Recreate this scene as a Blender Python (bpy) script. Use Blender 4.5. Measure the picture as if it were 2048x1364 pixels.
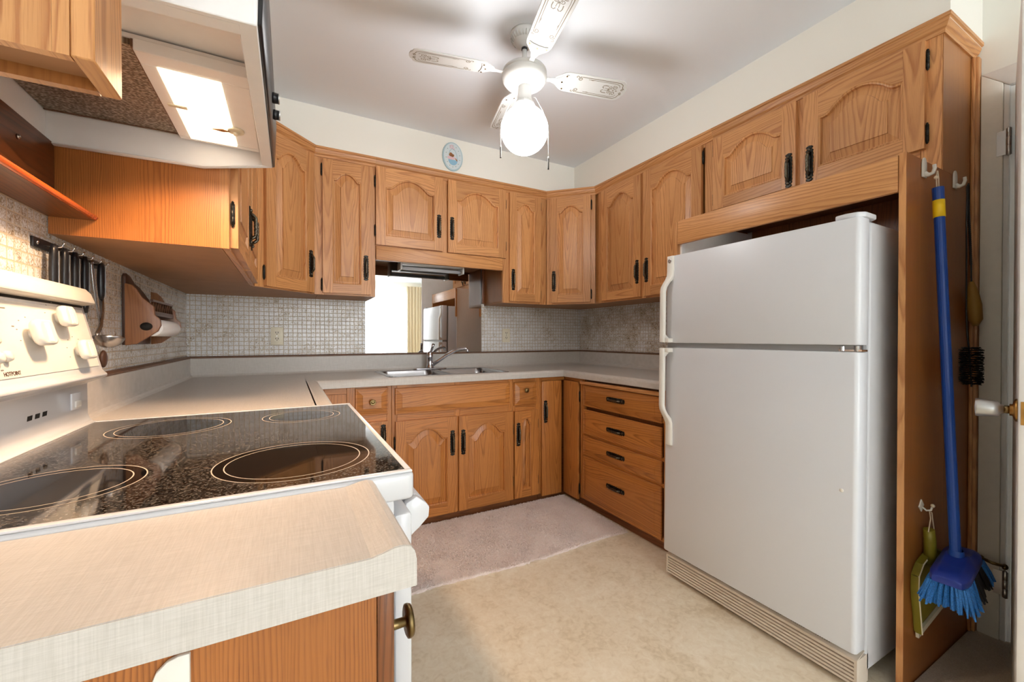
import bpy, bmesh, math, random
from math import sin, cos, pi, radians, sqrt, atan2
from mathutils import Vector, Matrix

for o in list(bpy.data.objects):
    bpy.data.objects.remove(o, do_unlink=True)
SC = bpy.context.scene
COL = SC.collection
R = random.Random(7)

# ------------------------------------------------------------------ camera
cam_d = bpy.data.cameras.new('camera')
cam = bpy.data.objects.new('camera', cam_d)
COL.objects.link(cam)
cam.location = (0.0, 0.0, 1.145)
cam.rotation_euler = (radians(90 - 0.408), 0, radians(-28.4))
cam_d.sensor_width = 36.0
cam_d.lens = 827.24 / 2048 * 36.0
cam_d.clip_start = 0.02
SC.camera = cam

# ------------------------------------------------------------------ view, world, lights
SC.view_settings.view_transform = 'Standard'
SC.view_settings.look = 'None'
SC.view_settings.gamma = 1.0
SC.view_settings.use_curve_mapping = False
SC.view_settings.exposure = 0.74
SC.cycles.max_bounces = 8
SC.cycles.diffuse_bounces = 5
SC.cycles.sample_clamp_indirect = 6.0
SC.cycles.caustics_reflective = False
SC.cycles.caustics_refractive = False
W = bpy.data.worlds.new('sky')
SC.world = W
W.use_nodes = True
W.node_tree.nodes['Background'].inputs[0].default_value = (0.85, 0.92, 1.0, 1)
W.node_tree.nodes['Background'].inputs[1].default_value = 1.0


def area(name, loc, rot, sx, sy, power, color, spread=180):
    d = bpy.data.lights.new(name, 'AREA')
    d.shape = 'RECTANGLE'
    d.size = sx
    d.size_y = sy
    d.energy = power
    d.color = color
    d.spread = radians(spread)
    o = bpy.data.objects.new(name, d)
    o.location = loc
    o.rotation_euler = rot
    COL.objects.link(o)
    return o


# daylight at the rear window; the side one is added, unseen fill from left
area('daylight_rear_window', (1.5, -4.62, 1.3), (radians(90), 0, 0), 2.7, 2.2, 150, (0.93, 0.97, 1.0))
area('fill_side_window', (-2.12, -2.4, 1.3), (radians(90), 0, radians(-90)), 2.0, 1.9, 15, (0.93, 0.97, 1.0))
LIT = dict(globe=14.5, hood=1.1, hood_w=5.4, dining=20.0)


# ------------------------------------------------------------------ materials
def new_mat(name):
    m = bpy.data.materials.new(name)
    m.use_nodes = True
    return m, m.node_tree, m.node_tree.nodes['Principled BSDF']


def srgb(r, g, b):
    f = lambda c: (c / 255 / 12.92) if c / 255 <= 0.04045 else ((c / 255 + 0.055) / 1.055) ** 2.4
    return (f(r), f(g), f(b), 1)


def nd(nt, typ, **kw):
    n = nt.nodes.new(typ)
    for k, v in kw.items():
        setattr(n, k, v)
    return n


def math_n(nt, op, a, b=None, c=None):
    n = nt.nodes.new('ShaderNodeMath')
    n.operation = op
    for i, v in enumerate((a, b, c)):
        if v is None:
            continue
        if isinstance(v, (int, float)):
            n.inputs[i].default_value = v
        else:
            nt.links.new(v, n.inputs[i])
    return n.outputs[0]


def ramp(nt, fac, stops):
    n = nt.nodes.new('ShaderNodeValToRGB')
    el = n.color_ramp.elements
    while len(el) > 1:
        el.remove(el[-1])
    el[0].position, el[0].color = stops[0]
    for p, c in stops[1:]:
        e = el.new(p)
        e.color = c
    nt.links.new(fac, n.inputs[0])
    return n.outputs[0]


def mix(nt, fac, a, b, mode='MIX'):
    n = nt.nodes.new('ShaderNodeMix')
    n.data_type = 'RGBA'
    n.blend_type = mode
    for i, v in ((0, fac), (6, a), (7, b)):
        if isinstance(v, (int, float)):
            n.inputs[i].default_value = v
        elif isinstance(v, tuple):
            n.inputs[i].default_value = v
        else:
            nt.links.new(v, n.inputs[i])
    return n.outputs[2]


def bump(nt, bsdf, height, strength, dist=0.002):
    b = nt.nodes.new('ShaderNodeBump')
    b.inputs['Strength'].default_value = strength
    b.inputs['Distance'].default_value = dist
    nt.links.new(height, b.inputs['Height'])
    nt.links.new(b.outputs[0], bsdf.inputs['Normal'])


def plain(name, col, rough=0.5, metal=0.0, coat=0.0, spec=0.5, noise=0.0, nscale=40, bmp=0.0):
    m, nt, b = new_mat(name)
    b.inputs['Base Color'].default_value = col
    b.inputs['Roughness'].default_value = rough
    b.inputs['Metallic'].default_value = metal
    b.inputs['Coat Weight'].default_value = coat
    b.inputs['Specular IOR Level'].default_value = spec
    if noise or bmp:
        tc = nd(nt, 'ShaderNodeTexCoord')
        n = nd(nt, 'ShaderNodeTexNoise')
        n.inputs['Scale'].default_value = nscale
        n.inputs['Detail'].default_value = 4
        nt.links.new(tc.outputs['Object'], n.inputs['Vector'])
        if noise:
            lo = tuple(c * (1 - noise) for c in col[:3]) + (1,)
            hi = tuple(min(1, c * (1 + noise)) for c in col[:3]) + (1,)
            nt.links.new(ramp(nt, n.outputs[0], [(0.3, lo), (0.7, hi)]), b.inputs['Base Color'])
        if bmp:
            bump(nt, b, n.outputs[0], bmp)
    return m


def oak(name, light, dark, rough=0.36, ringw=0.011, contrast=1.25, cone=0.055, warp_amt=0.055):
    m, nt, b = new_mat(name)
    uv = nd(nt, 'ShaderNodeUVMap')
    uv.uv_map = 'UVMap'
    sep = nd(nt, 'ShaderNodeSeparateXYZ')
    nt.links.new(uv.outputs[0], sep.inputs[0])
    u, v = sep.outputs[0], sep.outputs[1]

    def noise(su, sv, detail=2, rough_=0.5):
        cb = nd(nt, 'ShaderNodeCombineXYZ')
        nt.links.new(math_n(nt, 'MULTIPLY', u, su), cb.inputs[0])
        nt.links.new(math_n(nt, 'MULTIPLY', v, sv), cb.inputs[1])
        n = nd(nt, 'ShaderNodeTexNoise')
        n.inputs['Scale'].default_value = 1.0
        n.inputs['Detail'].default_value = detail
        n.inputs['Roughness'].default_value = rough_
        nt.links.new(cb.outputs[0], n.inputs['Vector'])
        return n.outputs[0]
    warp = noise(9, 2.2, 3)
    warp2 = noise(40, 5, 2)
    ua = math_n(nt, 'ADD', u, math_n(nt, 'MULTIPLY', math_n(nt, 'SUBTRACT', warp, 0.5), warp_amt))
    r2 = math_n(nt, 'ADD', math_n(nt, 'MULTIPLY', ua, ua), 0.0006)
    rad = math_n(nt, 'SQRT', r2)
    rad = math_n(nt, 'ADD', rad, math_n(nt, 'MULTIPLY', v, -cone))
    rad = math_n(nt, 'ADD', rad, math_n(nt, 'MULTIPLY', warp2, 0.006))
    n1 = nd(nt, 'ShaderNodeTexNoise', noise_dimensions='1D')
    n1.inputs['Scale'].default_value = 28.0
    n1.inputs['Detail'].default_value = 1
    nt.links.new(rad, n1.inputs['W'])
    rad = math_n(nt, 'ADD', rad, math_n(nt, 'MULTIPLY', n1.outputs[0], ringw * 2.6))
    ring = math_n(nt, 'FRACT', math_n(nt, 'DIVIDE', rad, ringw))
    grain = ramp(nt, ring, [(0.0, (0, 0, 0, 1)), (0.45, (0.12, 0.12, 0.12, 1)), (0.82, (1, 1, 1, 1)), (1.0, (0, 0, 0, 1))])
    pores = noise(700, 16, 2, 0.6)
    pmask = ramp(nt, pores, [(0.52, (0, 0, 0, 1)), (0.68, (1, 1, 1, 1))])
    patch = noise(14, 3.0, 2)
    grain = math_n(nt, 'MULTIPLY', grain, ramp(nt, patch, [(0.3, (.35, .35, .35, 1)), (0.6, (1, 1, 1, 1))]))
    tone = noise(1.3, 0.5, 2)
    streak = noise(60, 0.8, 2)
    l2 = tuple(c * 0.72 for c in light[:3]) + (1,)
    base = mix(nt, ramp(nt, tone, [(0.35, (0, 0, 0, 1)), (0.65, (1, 1, 1, 1))]), l2, light)
    base = mix(nt, math_n(nt, 'MULTIPLY', streak, 0.35), base, dark)
    base = mix(nt, math_n(nt, 'MULTIPLY', grain, contrast * 0.55), base, dark)
    base = mix(nt, math_n(nt, 'MULTIPLY', math_n(nt, 'MULTIPLY', pmask, math_n(nt, 'ADD', math_n(nt, 'MULTIPLY', grain, 0.6), 0.4)), 0.5 * contrast), base, dark)
    nt.links.new(base, b.inputs['Base Color'])
    b.inputs['Roughness'].default_value = rough
    bump(nt, b, math_n(nt, 'SUBTRACT', 1.0, pmask), 0.12, 0.0006)
    return m


M = {}
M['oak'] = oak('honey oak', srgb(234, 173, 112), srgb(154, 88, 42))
M['oak_low'] = oak('amber oak', srgb(218, 144, 74), srgb(130, 72, 28))
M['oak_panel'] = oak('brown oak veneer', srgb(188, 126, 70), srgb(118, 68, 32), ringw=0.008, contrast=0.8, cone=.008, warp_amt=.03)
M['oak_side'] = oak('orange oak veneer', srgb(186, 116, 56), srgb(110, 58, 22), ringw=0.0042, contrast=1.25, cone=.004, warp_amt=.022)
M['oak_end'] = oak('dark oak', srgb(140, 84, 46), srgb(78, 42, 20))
M['shelf_wood'] = oak('stained ash', srgb(124, 70, 32), srgb(48, 26, 12), contrast=1.2)
M['shelf_edge'] = oak('glossy orange stain', srgb(196, 92, 36), srgb(150, 60, 20), rough=0.2, contrast=0.3)
M['under'] = plain('plywood underside', srgb(168, 124, 88), 0.6, noise=0.06, nscale=14)
M['carved'] = oak('carved brown wood', srgb(166, 112, 72), srgb(92, 54, 32), ringw=0.012, contrast=0.8)
M['carved_dark'] = oak('dark carved wood', srgb(98, 66, 50), srgb(60, 38, 28), contrast=0.6)
M['ceil'] = plain('ceiling paint', srgb(236, 241, 247), 0.9, bmp=0.05, nscale=160)
M['wall'] = plain('cream paint', srgb(242, 240, 231), 0.7, bmp=0.03, nscale=120)
M['casing'] = plain('cream gloss paint', srgb(238, 231, 218), 0.4, noise=0.02)
M['white_paint'] = plain('white gloss paint', srgb(238, 236, 232), 0.35, noise=0.015)
M['white_door'] = plain('worn white paint', srgb(236, 234, 230), 0.4, noise=0.03, nscale=12)
M['enamel'] = plain('white enamel', srgb(222, 223, 226), 0.22, coat=0.3)
M['fridge'] = plain('textured fridge white', srgb(217, 219, 223), 0.34, bmp=0.04, nscale=500)
M['plastic'] = plain('white plastic', srgb(228, 224, 215), 0.35)
M['cream_plastic'] = plain('cream plastic', srgb(226, 218, 196), 0.4)
M['grille'] = plain('beige grille plastic', srgb(214, 202, 186), 0.5)
M['black'] = plain('black plastic', srgb(20, 21, 26), 0.35)
M['blackgloss'] = plain('black gloss', srgb(22, 24, 28), 0.15)
M['void'] = plain('dark gap', srgb(20, 16, 12), 0.8)
M['hoodwhite'] = plain('hood enamel', srgb(240, 239, 240), 0.4, noise=0.02, nscale=20)
M['iron'] = plain('antique black iron', srgb(44, 42, 38), 0.36, metal=0.75, noise=0.5, nscale=90, bmp=0.6)
M['grip'] = plain('highlit antique iron', srgb(92, 86, 74), 0.28, metal=0.9, noise=0.35, nscale=140)  # lighter than the plate: highlights on the grip put into the colour
M['bronze'] = plain('antique brass', srgb(128, 108, 72), 0.3, metal=1.0, noise=0.2, nscale=60)
M['chrome'] = plain('chrome', srgb(200, 200, 205), 0.12, metal=1.0)
M['steel'] = plain('brushed steel', srgb(178, 178, 180), 0.26, metal=1.0, noise=0.05, nscale=200)
M['alu'] = plain('satin aluminium', srgb(196, 196, 196), 0.32, metal=0.9)
M['brass'] = plain('worn brass', srgb(176, 130, 70), 0.3, metal=1.0, noise=0.2)
M['copper'] = plain('copper toned metal', srgb(196, 150, 116), 0.3, metal=0.8)
M['blue'] = plain('blue plastic', srgb(16, 66, 150), 0.35)
M['blue_dark'] = plain('dark blue plastic', srgb(24, 50, 140), 0.35)
M['bristle_blue'] = plain('blue bristles', srgb(40, 110, 180), 0.7, noise=0.35, nscale=300)
M['bristle_black'] = plain('black bristles', srgb(18, 18, 22), 0.7)
M['yellow'] = plain('yellow tape', srgb(244, 204, 24), 0.4)
M['olive'] = plain('olive plastic', srgb(136, 124, 34), 0.45, noise=0.08)
M['tan'] = plain('tan rubber', srgb(168, 128, 56), 0.5)
M['string'] = plain('off white string', srgb(214, 196, 170), 0.8)
M['paper'] = plain('paper towel', srgb(244, 242, 240), 0.9, bmp=0.1, nscale=200)
M['fanwhite'] = plain('fan white', srgb(206, 206, 203), 0.4)
M['ink'] = plain('bronze scroll print', srgb(120, 108, 84), 0.5)
M['print_grey'] = plain('grey print', srgb(120, 114, 108), 0.5)
M['tube'] = plain('unlit tube', srgb(226, 230, 236), 0.3)
M['china'] = plain('pale blue china', srgb(214, 226, 230), 0.15, coat=0.4)
M['china_rim'] = plain('blue china rim', srgb(176, 204, 214), 0.2, coat=0.4)
M['china_blue'] = plain('china blue paint', srgb(146, 194, 220), 0.25)
M['china_pink'] = plain('china pink paint', srgb(226, 196, 204), 0.25)
M['china_brown'] = plain('china brown paint', srgb(168, 116, 78), 0.25)
M['china_sage'] = plain('china sage paint', srgb(156, 178, 166), 0.25)
M['trim_brown'] = plain('brown trim strip', srgb(112, 80, 58), 0.5, noise=0.15, nscale=30)
M['gap_silver'] = plain('grey gasket', srgb(150, 150, 150), 0.5)


def laminate():
    m, nt, b = new_mat('linen laminate')
    tc = nd(nt, 'ShaderNodeTexCoord')

    def st(sx, sy, sz):
        mp = nd(nt, 'ShaderNodeMapping')
        mp.inputs['Scale'].default_value = (sx, sy, sz)
        nt.links.new(tc.outputs['Object'], mp.inputs[0])
        n = nd(nt, 'ShaderNodeTexNoise')
        n.inputs['Scale'].default_value = 1
        n.inputs['Detail'].default_value = 2
        nt.links.new(mp.outputs[0], n.inputs['Vector'])
        return n.outputs[0]
    a = st(30, 700, 700)
    c = st(700, 30, 30)
    s = math_n(nt, 'MULTIPLY', math_n(nt, 'ADD', a, c), 0.5)
    nt.links.new(ramp(nt, s, [(0.36, srgb(192, 186, 178)), (0.64, srgb(208, 202, 195))]), b.inputs['Base Color'])
    b.inputs['Roughness'].default_value = 0.36
    return m


M['laminate'] = laminate()


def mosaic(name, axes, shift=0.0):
    m, nt, b = new_mat(name)
    geo = nd(nt, 'ShaderNodeNewGeometry')
    sep = nd(nt, 'ShaderNodeSeparateXYZ')
    nt.links.new(geo.outputs['Position'], sep.inputs[0])
    cb = nd(nt, 'ShaderNodeCombineXYZ')
    nt.links.new(sep.outputs[axes], cb.inputs[0])
    nt.links.new(sep.outputs[2], cb.inputs[1])
    wn = nd(nt, 'ShaderNodeTexNoise')
    wn.inputs['Scale'].default_value = 60
    nt.links.new(geo.outputs['Position'], wn.inputs['Vector'])
    va = nd(nt, 'ShaderNodeVectorMath')
    va.operation = 'MULTIPLY_ADD'
    va.inputs[1].default_value = (0.0011, 0.0011, 0)
    nt.links.new(wn.outputs['Color'], va.inputs[0])
    nt.links.new(cb.outputs[0], va.inputs[2])
    br = nd(nt, 'ShaderNodeTexBrick')
    br.offset = 0.0
    br.squash = 1.0
    br.inputs['Scale'].default_value = 1.0
    br.inputs['Brick Width'].default_value = 0.0268
    br.inputs['Row Height'].default_value = 0.0268
    br.inputs['Mortar Size'].default_value = 0.0021
    br.inputs['Mortar Smooth'].default_value = 0.3
    br.inputs['Bias'].default_value = 0.0
    br.inputs['Color1'].default_value = (0, 0, 0, 1)
    br.inputs['Color2'].default_value = (1, 1, 1, 1)
    br.inputs['Mortar'].default_value = (0.5, 0.5, 0.5, 1)
    nt.links.new(va.outputs[0], br.inputs['Vector'])
    n = nd(nt, 'ShaderNodeTexNoise')
    n.inputs['Scale'].default_value = 110
    n.inputs['Detail'].default_value = 4
    n.inputs['Roughness'].default_value = 0.65
    n.inputs['Distortion'].default_value = 1.5
    nt.links.new(geo.outputs['Position'], n.inputs['Vector'])
    n2 = nd(nt, 'ShaderNodeTexNoise')
    n2.inputs['Scale'].default_value = 9
    nt.links.new(geo.outputs['Position'], n2.inputs['Vector'])
    sw = math_n(nt, 'ADD', n.outputs[0], math_n(nt, 'MULTIPLY', math_n(nt, 'SUBTRACT', n2.outputs[0], 0.5), 0.35))
    sw = math_n(nt, 'ADD', sw, math_n(nt, 'MULTIPLY', math_n(nt, 'SUBTRACT', br.outputs['Color'], 0.5), 0.07))
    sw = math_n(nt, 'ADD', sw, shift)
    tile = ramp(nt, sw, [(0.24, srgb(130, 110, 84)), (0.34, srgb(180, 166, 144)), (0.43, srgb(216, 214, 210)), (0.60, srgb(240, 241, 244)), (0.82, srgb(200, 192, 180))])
    col = mix(nt, br.outputs['Fac'], tile, srgb(196, 180, 156))
    nt.links.new(col, b.inputs['Base Color'])
    b.inputs['Roughness'].default_value = 0.22
    nt.links.new(math_n(nt, 'ADD', math_n(nt, 'MULTIPLY', br.outputs['Fac'], 0.5), 0.2), b.inputs['Roughness'])
    hgt = math_n(nt, 'ADD', math_n(nt, 'MULTIPLY', math_n(nt, 'SUBTRACT', 1.0, br.outputs['Fac']), 1.0), math_n(nt, 'MULTIPLY', n.outputs[0], 0.25))
    bump(nt, b, hgt, 0.6, 0.003)
    return m


M['tile_x'] = mosaic('pearl mosaic tile', 0)
M['tile_y'] = mosaic('pearl mosaic tile sides', 1, -0.07)  # same tile; browner shift paints in how its pearl sheen changes side-on


def vinyl():
    m, nt, b = new_mat('marbled vinyl')
    tc = nd(nt, 'ShaderNodeTexCoord')
    n = nd(nt, 'ShaderNodeTexNoise')
    n.inputs['Scale'].default_value = 5
    n.inputs['Detail'].default_value = 8
    n.inputs['Roughness'].default_value = 0.65
    n.inputs['Distortion'].default_value = 0.8
    nt.links.new(tc.outputs['Object'], n.inputs['Vector'])
    n2 = nd(nt, 'ShaderNodeTexNoise')
    n2.inputs['Scale'].default_value = 38
    n2.inputs['Detail'].default_value = 5
    n2.inputs['Distortion'].default_value = 1.0
    nt.links.new(tc.outputs['Object'], n2.inputs['Vector'])
    f = math_n(nt, 'ADD', math_n(nt, 'MULTIPLY', n.outputs[0], 0.55), math_n(nt, 'MULTIPLY', n2.outputs[0], 0.45))
    nt.links.new(ramp(nt, f, [(0.34, srgb(208, 192, 164)), (0.48, srgb(226, 213, 189)), (0.64, srgb(236, 227, 207))]), b.inputs['Base Color'])
    b.inputs['Roughness'].default_value = 0.42
    bump(nt, b, n2.outputs[0], 0.05)
    return m


M['vinyl'] = vinyl()


def carpet(name, c1, c2):
    m, nt, b = new_mat(name)
    tc = nd(nt, 'ShaderNodeTexCoord')
    n = nd(nt, 'ShaderNodeTexNoise')
    n.inputs['Scale'].default_value = 260
    n.inputs['Detail'].default_value = 3
    nt.links.new(tc.outputs['Object'], n.inputs['Vector'])
    n2 = nd(nt, 'ShaderNodeTexNoise')
    n2.inputs['Scale'].default_value = 5
    nt.links.new(tc.outputs['Object'], n2.inputs['Vector'])
    f = math_n(nt, 'ADD', math_n(nt, 'MULTIPLY', n.outputs[0], 0.6), math_n(nt, 'MULTIPLY', n2.outputs[0], 0.4))
    nt.links.new(ramp(nt, f, [(0.35, c1), (0.65, c2)]), b.inputs['Base Color'])
    b.inputs['Roughness'].default_value = 1.0
    b.inputs['Sheen Weight'].default_value = 0.3
    bump(nt, b, n.outputs[0], 1.0, 0.006)
    return m


M['rug'] = carpet('dusty pink pile', srgb(238, 218, 210), srgb(252, 240, 234))
M['hall_carpet'] = carpet('beige hall carpet', srgb(176, 158, 138), srgb(202, 186, 166))


def glass_top():
    m, nt, b = new_mat('speckled black ceramic glass')
    tc = nd(nt, 'ShaderNodeTexCoord')
    n = nd(nt, 'ShaderNodeTexVoronoi')
    n.inputs['Scale'].default_value = 420
    nt.links.new(tc.outputs['Object'], n.inputs['Vector'])
    bw = nd(nt, 'ShaderNodeRGBToBW')
    nt.links.new(n.outputs['Color'], bw.inputs[0])
    nt.links.new(ramp(nt, bw.outputs[0], [(0.45, srgb(18, 17, 16)), (0.62, srgb(58, 54, 50)), (0.85, srgb(112, 104, 96))]), b.inputs['Base Color'])
    b.inputs['Roughness'].default_value = 0.055
    b.inputs['Specular IOR Level'].default_value = 0.75
    return m


M['cooktop'] = glass_top()
M['burner'] = plain('smooth black burner glass', srgb(16, 13, 12), 0.04, spec=0.75)
M['burner_line'] = plain('pale burner line', srgb(200, 184, 168), 0.4)


def filter_mat():
    m, nt, b = new_mat('aluminium grease mesh')
    tc = nd(nt, 'ShaderNodeTexCoord')
    mp = nd(nt, 'ShaderNodeMapping')
    mp.inputs['Scale'].default_value = (160, 260, 1)
    nt.links.new(tc.outputs['Object'], mp.inputs[0])
    v = nd(nt, 'ShaderNodeTexVoronoi')
    v.inputs['Scale'].default_value = 1.0
    nt.links.new(mp.outputs[0], v.inputs['Vector'])
    nt.links.new(ramp(nt, v.outputs['Distance'], [(0.1, srgb(70, 56, 42)), (0.45, srgb(128, 112, 94)), (0.8, srgb(188, 176, 160))]), b.inputs['Base Color'])
    b.inputs['Metallic'].default_value = 0.6
    b.inputs['Roughness'].default_value = 0.42
    bump(nt, b, v.outputs['Distance'], 0.8, 0.003)
    return m


M['filter'] = filter_mat()


def emis(name, col, strength, base=(0.9, 0.9, 0.9, 1)):
    m, nt, b = new_mat(name)
    b.inputs['Base Color'].default_value = base
    b.inputs['Emission Color'].default_value = col
    b.inputs['Emission Strength'].default_value = strength
    return m


M['globe'] = emis('lit opal glass', (1.0, 0.99, 0.99, 1), LIT['globe'])
M['fill_glow'] = emis('lit fill glass', (0.95, 0.98, 1.0, 1), LIT['dining'])  # glow of the added fill globe


def lens_mat():
    m, nt, b = new_mat('lit ribbed lens')
    tc = nd(nt, 'ShaderNodeTexCoord')
    w = nd(nt, 'ShaderNodeTexWave')
    w.inputs['Scale'].default_value = 60
    nt.links.new(tc.outputs['Object'], w.inputs['Vector'])
    b.inputs['Base Color'].default_value = srgb(240, 226, 200)
    b.inputs['Emission Color'].default_value = (1.0, 0.84, 0.60, 1)
    nt.links.new(math_n(nt, 'MULTIPLY', math_n(nt, 'ADD', math_n(nt, 'MULTIPLY', w.outputs['Fac'], 0.3), 0.85), LIT['hood']), b.inputs['Emission Strength'])
    return m


M['lens'] = lens_mat()


def mirror_mat():
    m, nt, b = new_mat('aged mirror')
    b.inputs['Base Color'].default_value = (0.76, 0.77, 0.77, 1)
    b.inputs['Metallic'].default_value = 1.0
    b.inputs['Roughness'].default_value = 0.015
    return m


M['mirror'] = mirror_mat()


def sheer():
    m, nt, b = new_mat('white sheer fabric')
    out = nt.nodes['Material Output']
    tl = nd(nt, 'ShaderNodeBsdfTranslucent')
    tl.inputs[0].default_value = (0.97, 0.97, 0.97, 1)
    df = nd(nt, 'ShaderNodeBsdfDiffuse')
    df.inputs[0].default_value = (0.9, 0.9, 0.9, 1)
    tr = nd(nt, 'ShaderNodeBsdfTransparent')
    m1 = nd(nt, 'ShaderNodeMixShader')
    m1.inputs[0].default_value = 0.3
    nt.links.new(tl.outputs[0], m1.inputs[1])
    nt.links.new(df.outputs[0], m1.inputs[2])
    m2 = nd(nt, 'ShaderNodeMixShader')
    m2.inputs[0].default_value = 0.06
    nt.links.new(m1.outputs[0], m2.inputs[1])
    nt.links.new(tr.outputs[0], m2.inputs[2])
    nt.links.new(m2.outputs[0], out.inputs[0])
    return m


M['sheer'] = sheer()
M['drape'] = plain('beige drape', srgb(226, 208, 176), 0.9)


def clear_glass():
    m, nt, b = new_mat('window glass')
    out = nt.nodes['Material Output']
    tr = nd(nt, 'ShaderNodeBsdfTransparent')
    gl = nd(nt, 'ShaderNodeBsdfGlossy')
    gl.inputs['Roughness'].default_value = 0.02
    m1 = nd(nt, 'ShaderNodeMixShader')
    m1.inputs[0].default_value = 0.06
    nt.links.new(tr.outputs[0], m1.inputs[1])
    nt.links.new(gl.outputs[0], m1.inputs[2])
    nt.links.new(m1.outputs[0], out.inputs[0])
    return m


M['glass'] = clear_glass()


# ------------------------------------------------------------------ mesh helpers
class MB:
    """Collects shapes; build() links them as one mesh object. T maps local shapes into the room."""

    def __init__(self, T=None):
        self.v, self.f, self.uv, self.mi, self.sm = [], [], [], [], []
        self.T = T or Matrix.Identity(4)
        self.mats = []
        self.m = 0

    def mat(self, name):
        if name not in self.mats:
            self.mats.append(name)
        self.m = self.mats.index(name)
        return self

    def poly(self, pts, uvs=None, smooth=False):
        flip = self.T.determinant() < 0
        b = len(self.v)
        for p in pts:
            self.v.append(self.T @ Vector(p))
        idx = list(range(b, b + len(pts)))
        uvs = uvs or [(p[0], p[1]) for p in pts]
        if flip:
            idx.reverse()
            uvs = list(reversed(uvs))
        self.f.append(idx)
        self.uv.append(uvs)
        self.mi.append(self.m)
        self.sm.append(smooth)

    def box(self, x0, x1, y0, y1, z0, z1, grain='z', wide=None):
        if x1 < x0: x0, x1 = x1, x0
        if y1 < y0: y0, y1 = y1, y0
        if z1 < z0: z0, z1 = z1, z0
        c = ((x0 + x1) / 2, (y0 + y1) / 2, (z0 + z1) / 2)
        P = [(x, y, z) for x in (x0, x1) for y in (y0, y1) for z in (z0, z1)]
        F = [((0, 1, 3, 2), 0), ((4, 6, 7, 5), 0), ((0, 4, 5, 1), 1), ((2, 3, 7, 6), 1), ((0, 2, 6, 4), 2), ((1, 5, 7, 3), 2)]
        g = 'xyz'.index(grain)
        ou, ov = R.uniform(-.07, .07), R.uniform(0, 90)
        for idx, ax in F:
            others = [a for a in (0, 1, 2) if a != ax]
            if g in others:
                ac = [a for a in others if a != g][0]
                al = g
            else:
                ac, al = others
            self.poly([P[i] for i in idx], [(P[i][ac] - c[ac] + ou, P[i][al] + ov) for i in idx])
        return self

    def prism(self, outline, a0, a1, axis='y', grain=1):
        """extrude a closed 2D outline along an axis; outline coords are the two other axes in xyz order"""
        ax = 'xyz'.index(axis)
        oth = [i for i in (0, 1, 2) if i != ax]

        def P(p, a):
            r = [0, 0, 0]
            r[ax] = a
            r[oth[0]], r[oth[1]] = p
            return tuple(r)
        area2 = sum(outline[i][0] * outline[(i + 1) % len(outline)][1] - outline[(i + 1) % len(outline)][0] * outline[i][1] for i in range(len(outline)))
        o = list(outline) if area2 > 0 else list(reversed(outline))
        if axis == 'y':
            o.reverse()
        ou, ov = R.uniform(-.07, .07), R.uniform(0, 90)
        uvf = lambda p: (p[1 - grain] + ou, p[grain] + ov)
        self.poly([P(p, a1) for p in o], [uvf(p) for p in o])
        self.poly([P(p, a0) for p in reversed(o)], [uvf(p) for p in reversed(o)])
        n = len(o)
        d = 0
        for i in range(n):
            p, q = o[i], o[(i + 1) % n]
            L = sqrt((p[0] - q[0]) ** 2 + (p[1] - q[1]) ** 2)
            self.poly([P(p, a0), P(q, a0), P(q, a1), P(p, a1)], [(a0, d + ov), (a0, d + L + ov), (a1, d + L + ov), (a1, d + ov)])
            d += L
        return self

    def rings(self, rings, closed=True, caps=True, smooth=True, uvs=None):
        """skin a list of equal-length point rings"""
        n = len(rings[0])
        for k in range(len(rings) - 1):
            A, B = rings[k], rings[k + 1]
            for i in range(n if closed else n - 1):
                j = (i + 1) % n
                self.poly([A[i], A[j], B[j], B[i]], [(i * .01, k * .05), (j * .01, k * .05), (j * .01, k * .05 + .05), (i * .01, k * .05 + .05)], smooth)
        if caps and closed:
            self.poly(list(reversed(rings[0])), None, False)
            self.poly(list(rings[-1]), None, False)
        return self

    def lathe(self, prof, c=(0, 0, 0), axis='z', n=24, smooth=True, caps=True):
        """prof: (radius, height) pairs along axis"""
        rs = []
        for r, h in prof:
            ring = []
            for i in range(n):
                a = 2 * pi * i / n
                x, y = r * cos(a), r * sin(a)
                if axis == 'z':
                    p = (c[0] + x, c[1] + y, c[2] + h)
                elif axis == 'x':
                    p = (c[0] + h, c[1] + x, c[2] + y)
                else:
                    p = (c[0] + y, c[1] + h, c[2] + x)
                ring.append(p)
            rs.append(ring)
        return self.rings(rs, True, caps, smooth)

    def tube(self, pts, rad, n=8, smooth=True):
        pts = [Vector(p) for p in pts]
        rs = []
        up = Vector((0.13, 0.31, 0.94))
        for i, p in enumerate(pts):
            t = (pts[min(i + 1, len(pts) - 1)] - pts[max(i - 1, 0)]).normalized()
            a = t.cross(up)
            if a.length < 1e-4:
                a = t.cross(Vector((1, 0, 0)))
            a.normalize()
            b = t.cross(a)
            r = rad[i] if isinstance(rad, (list, tuple)) else rad
            rs.append([tuple(p + a * (r * cos(2 * pi * k / n)) - b * (r * sin(2 * pi * k / n))) for k in range(n)])
        return self.rings(rs, True, True, smooth)

    def ball(self, c, r, n=16, sx=1, sy=1, sz=1):
        prof = [(max(1e-4, sin(pi * k / n)), -cos(pi * k / n)) for k in range(n + 1)]
        rs = [[(c[0] + r * sx * q * cos(2 * pi * i / n), c[1] + r * sy * q * sin(2 * pi * i / n), c[2] + r * sz * h) for i in range(n)] for q, h in prof]
        return self.rings(rs, True, True, True)

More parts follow.
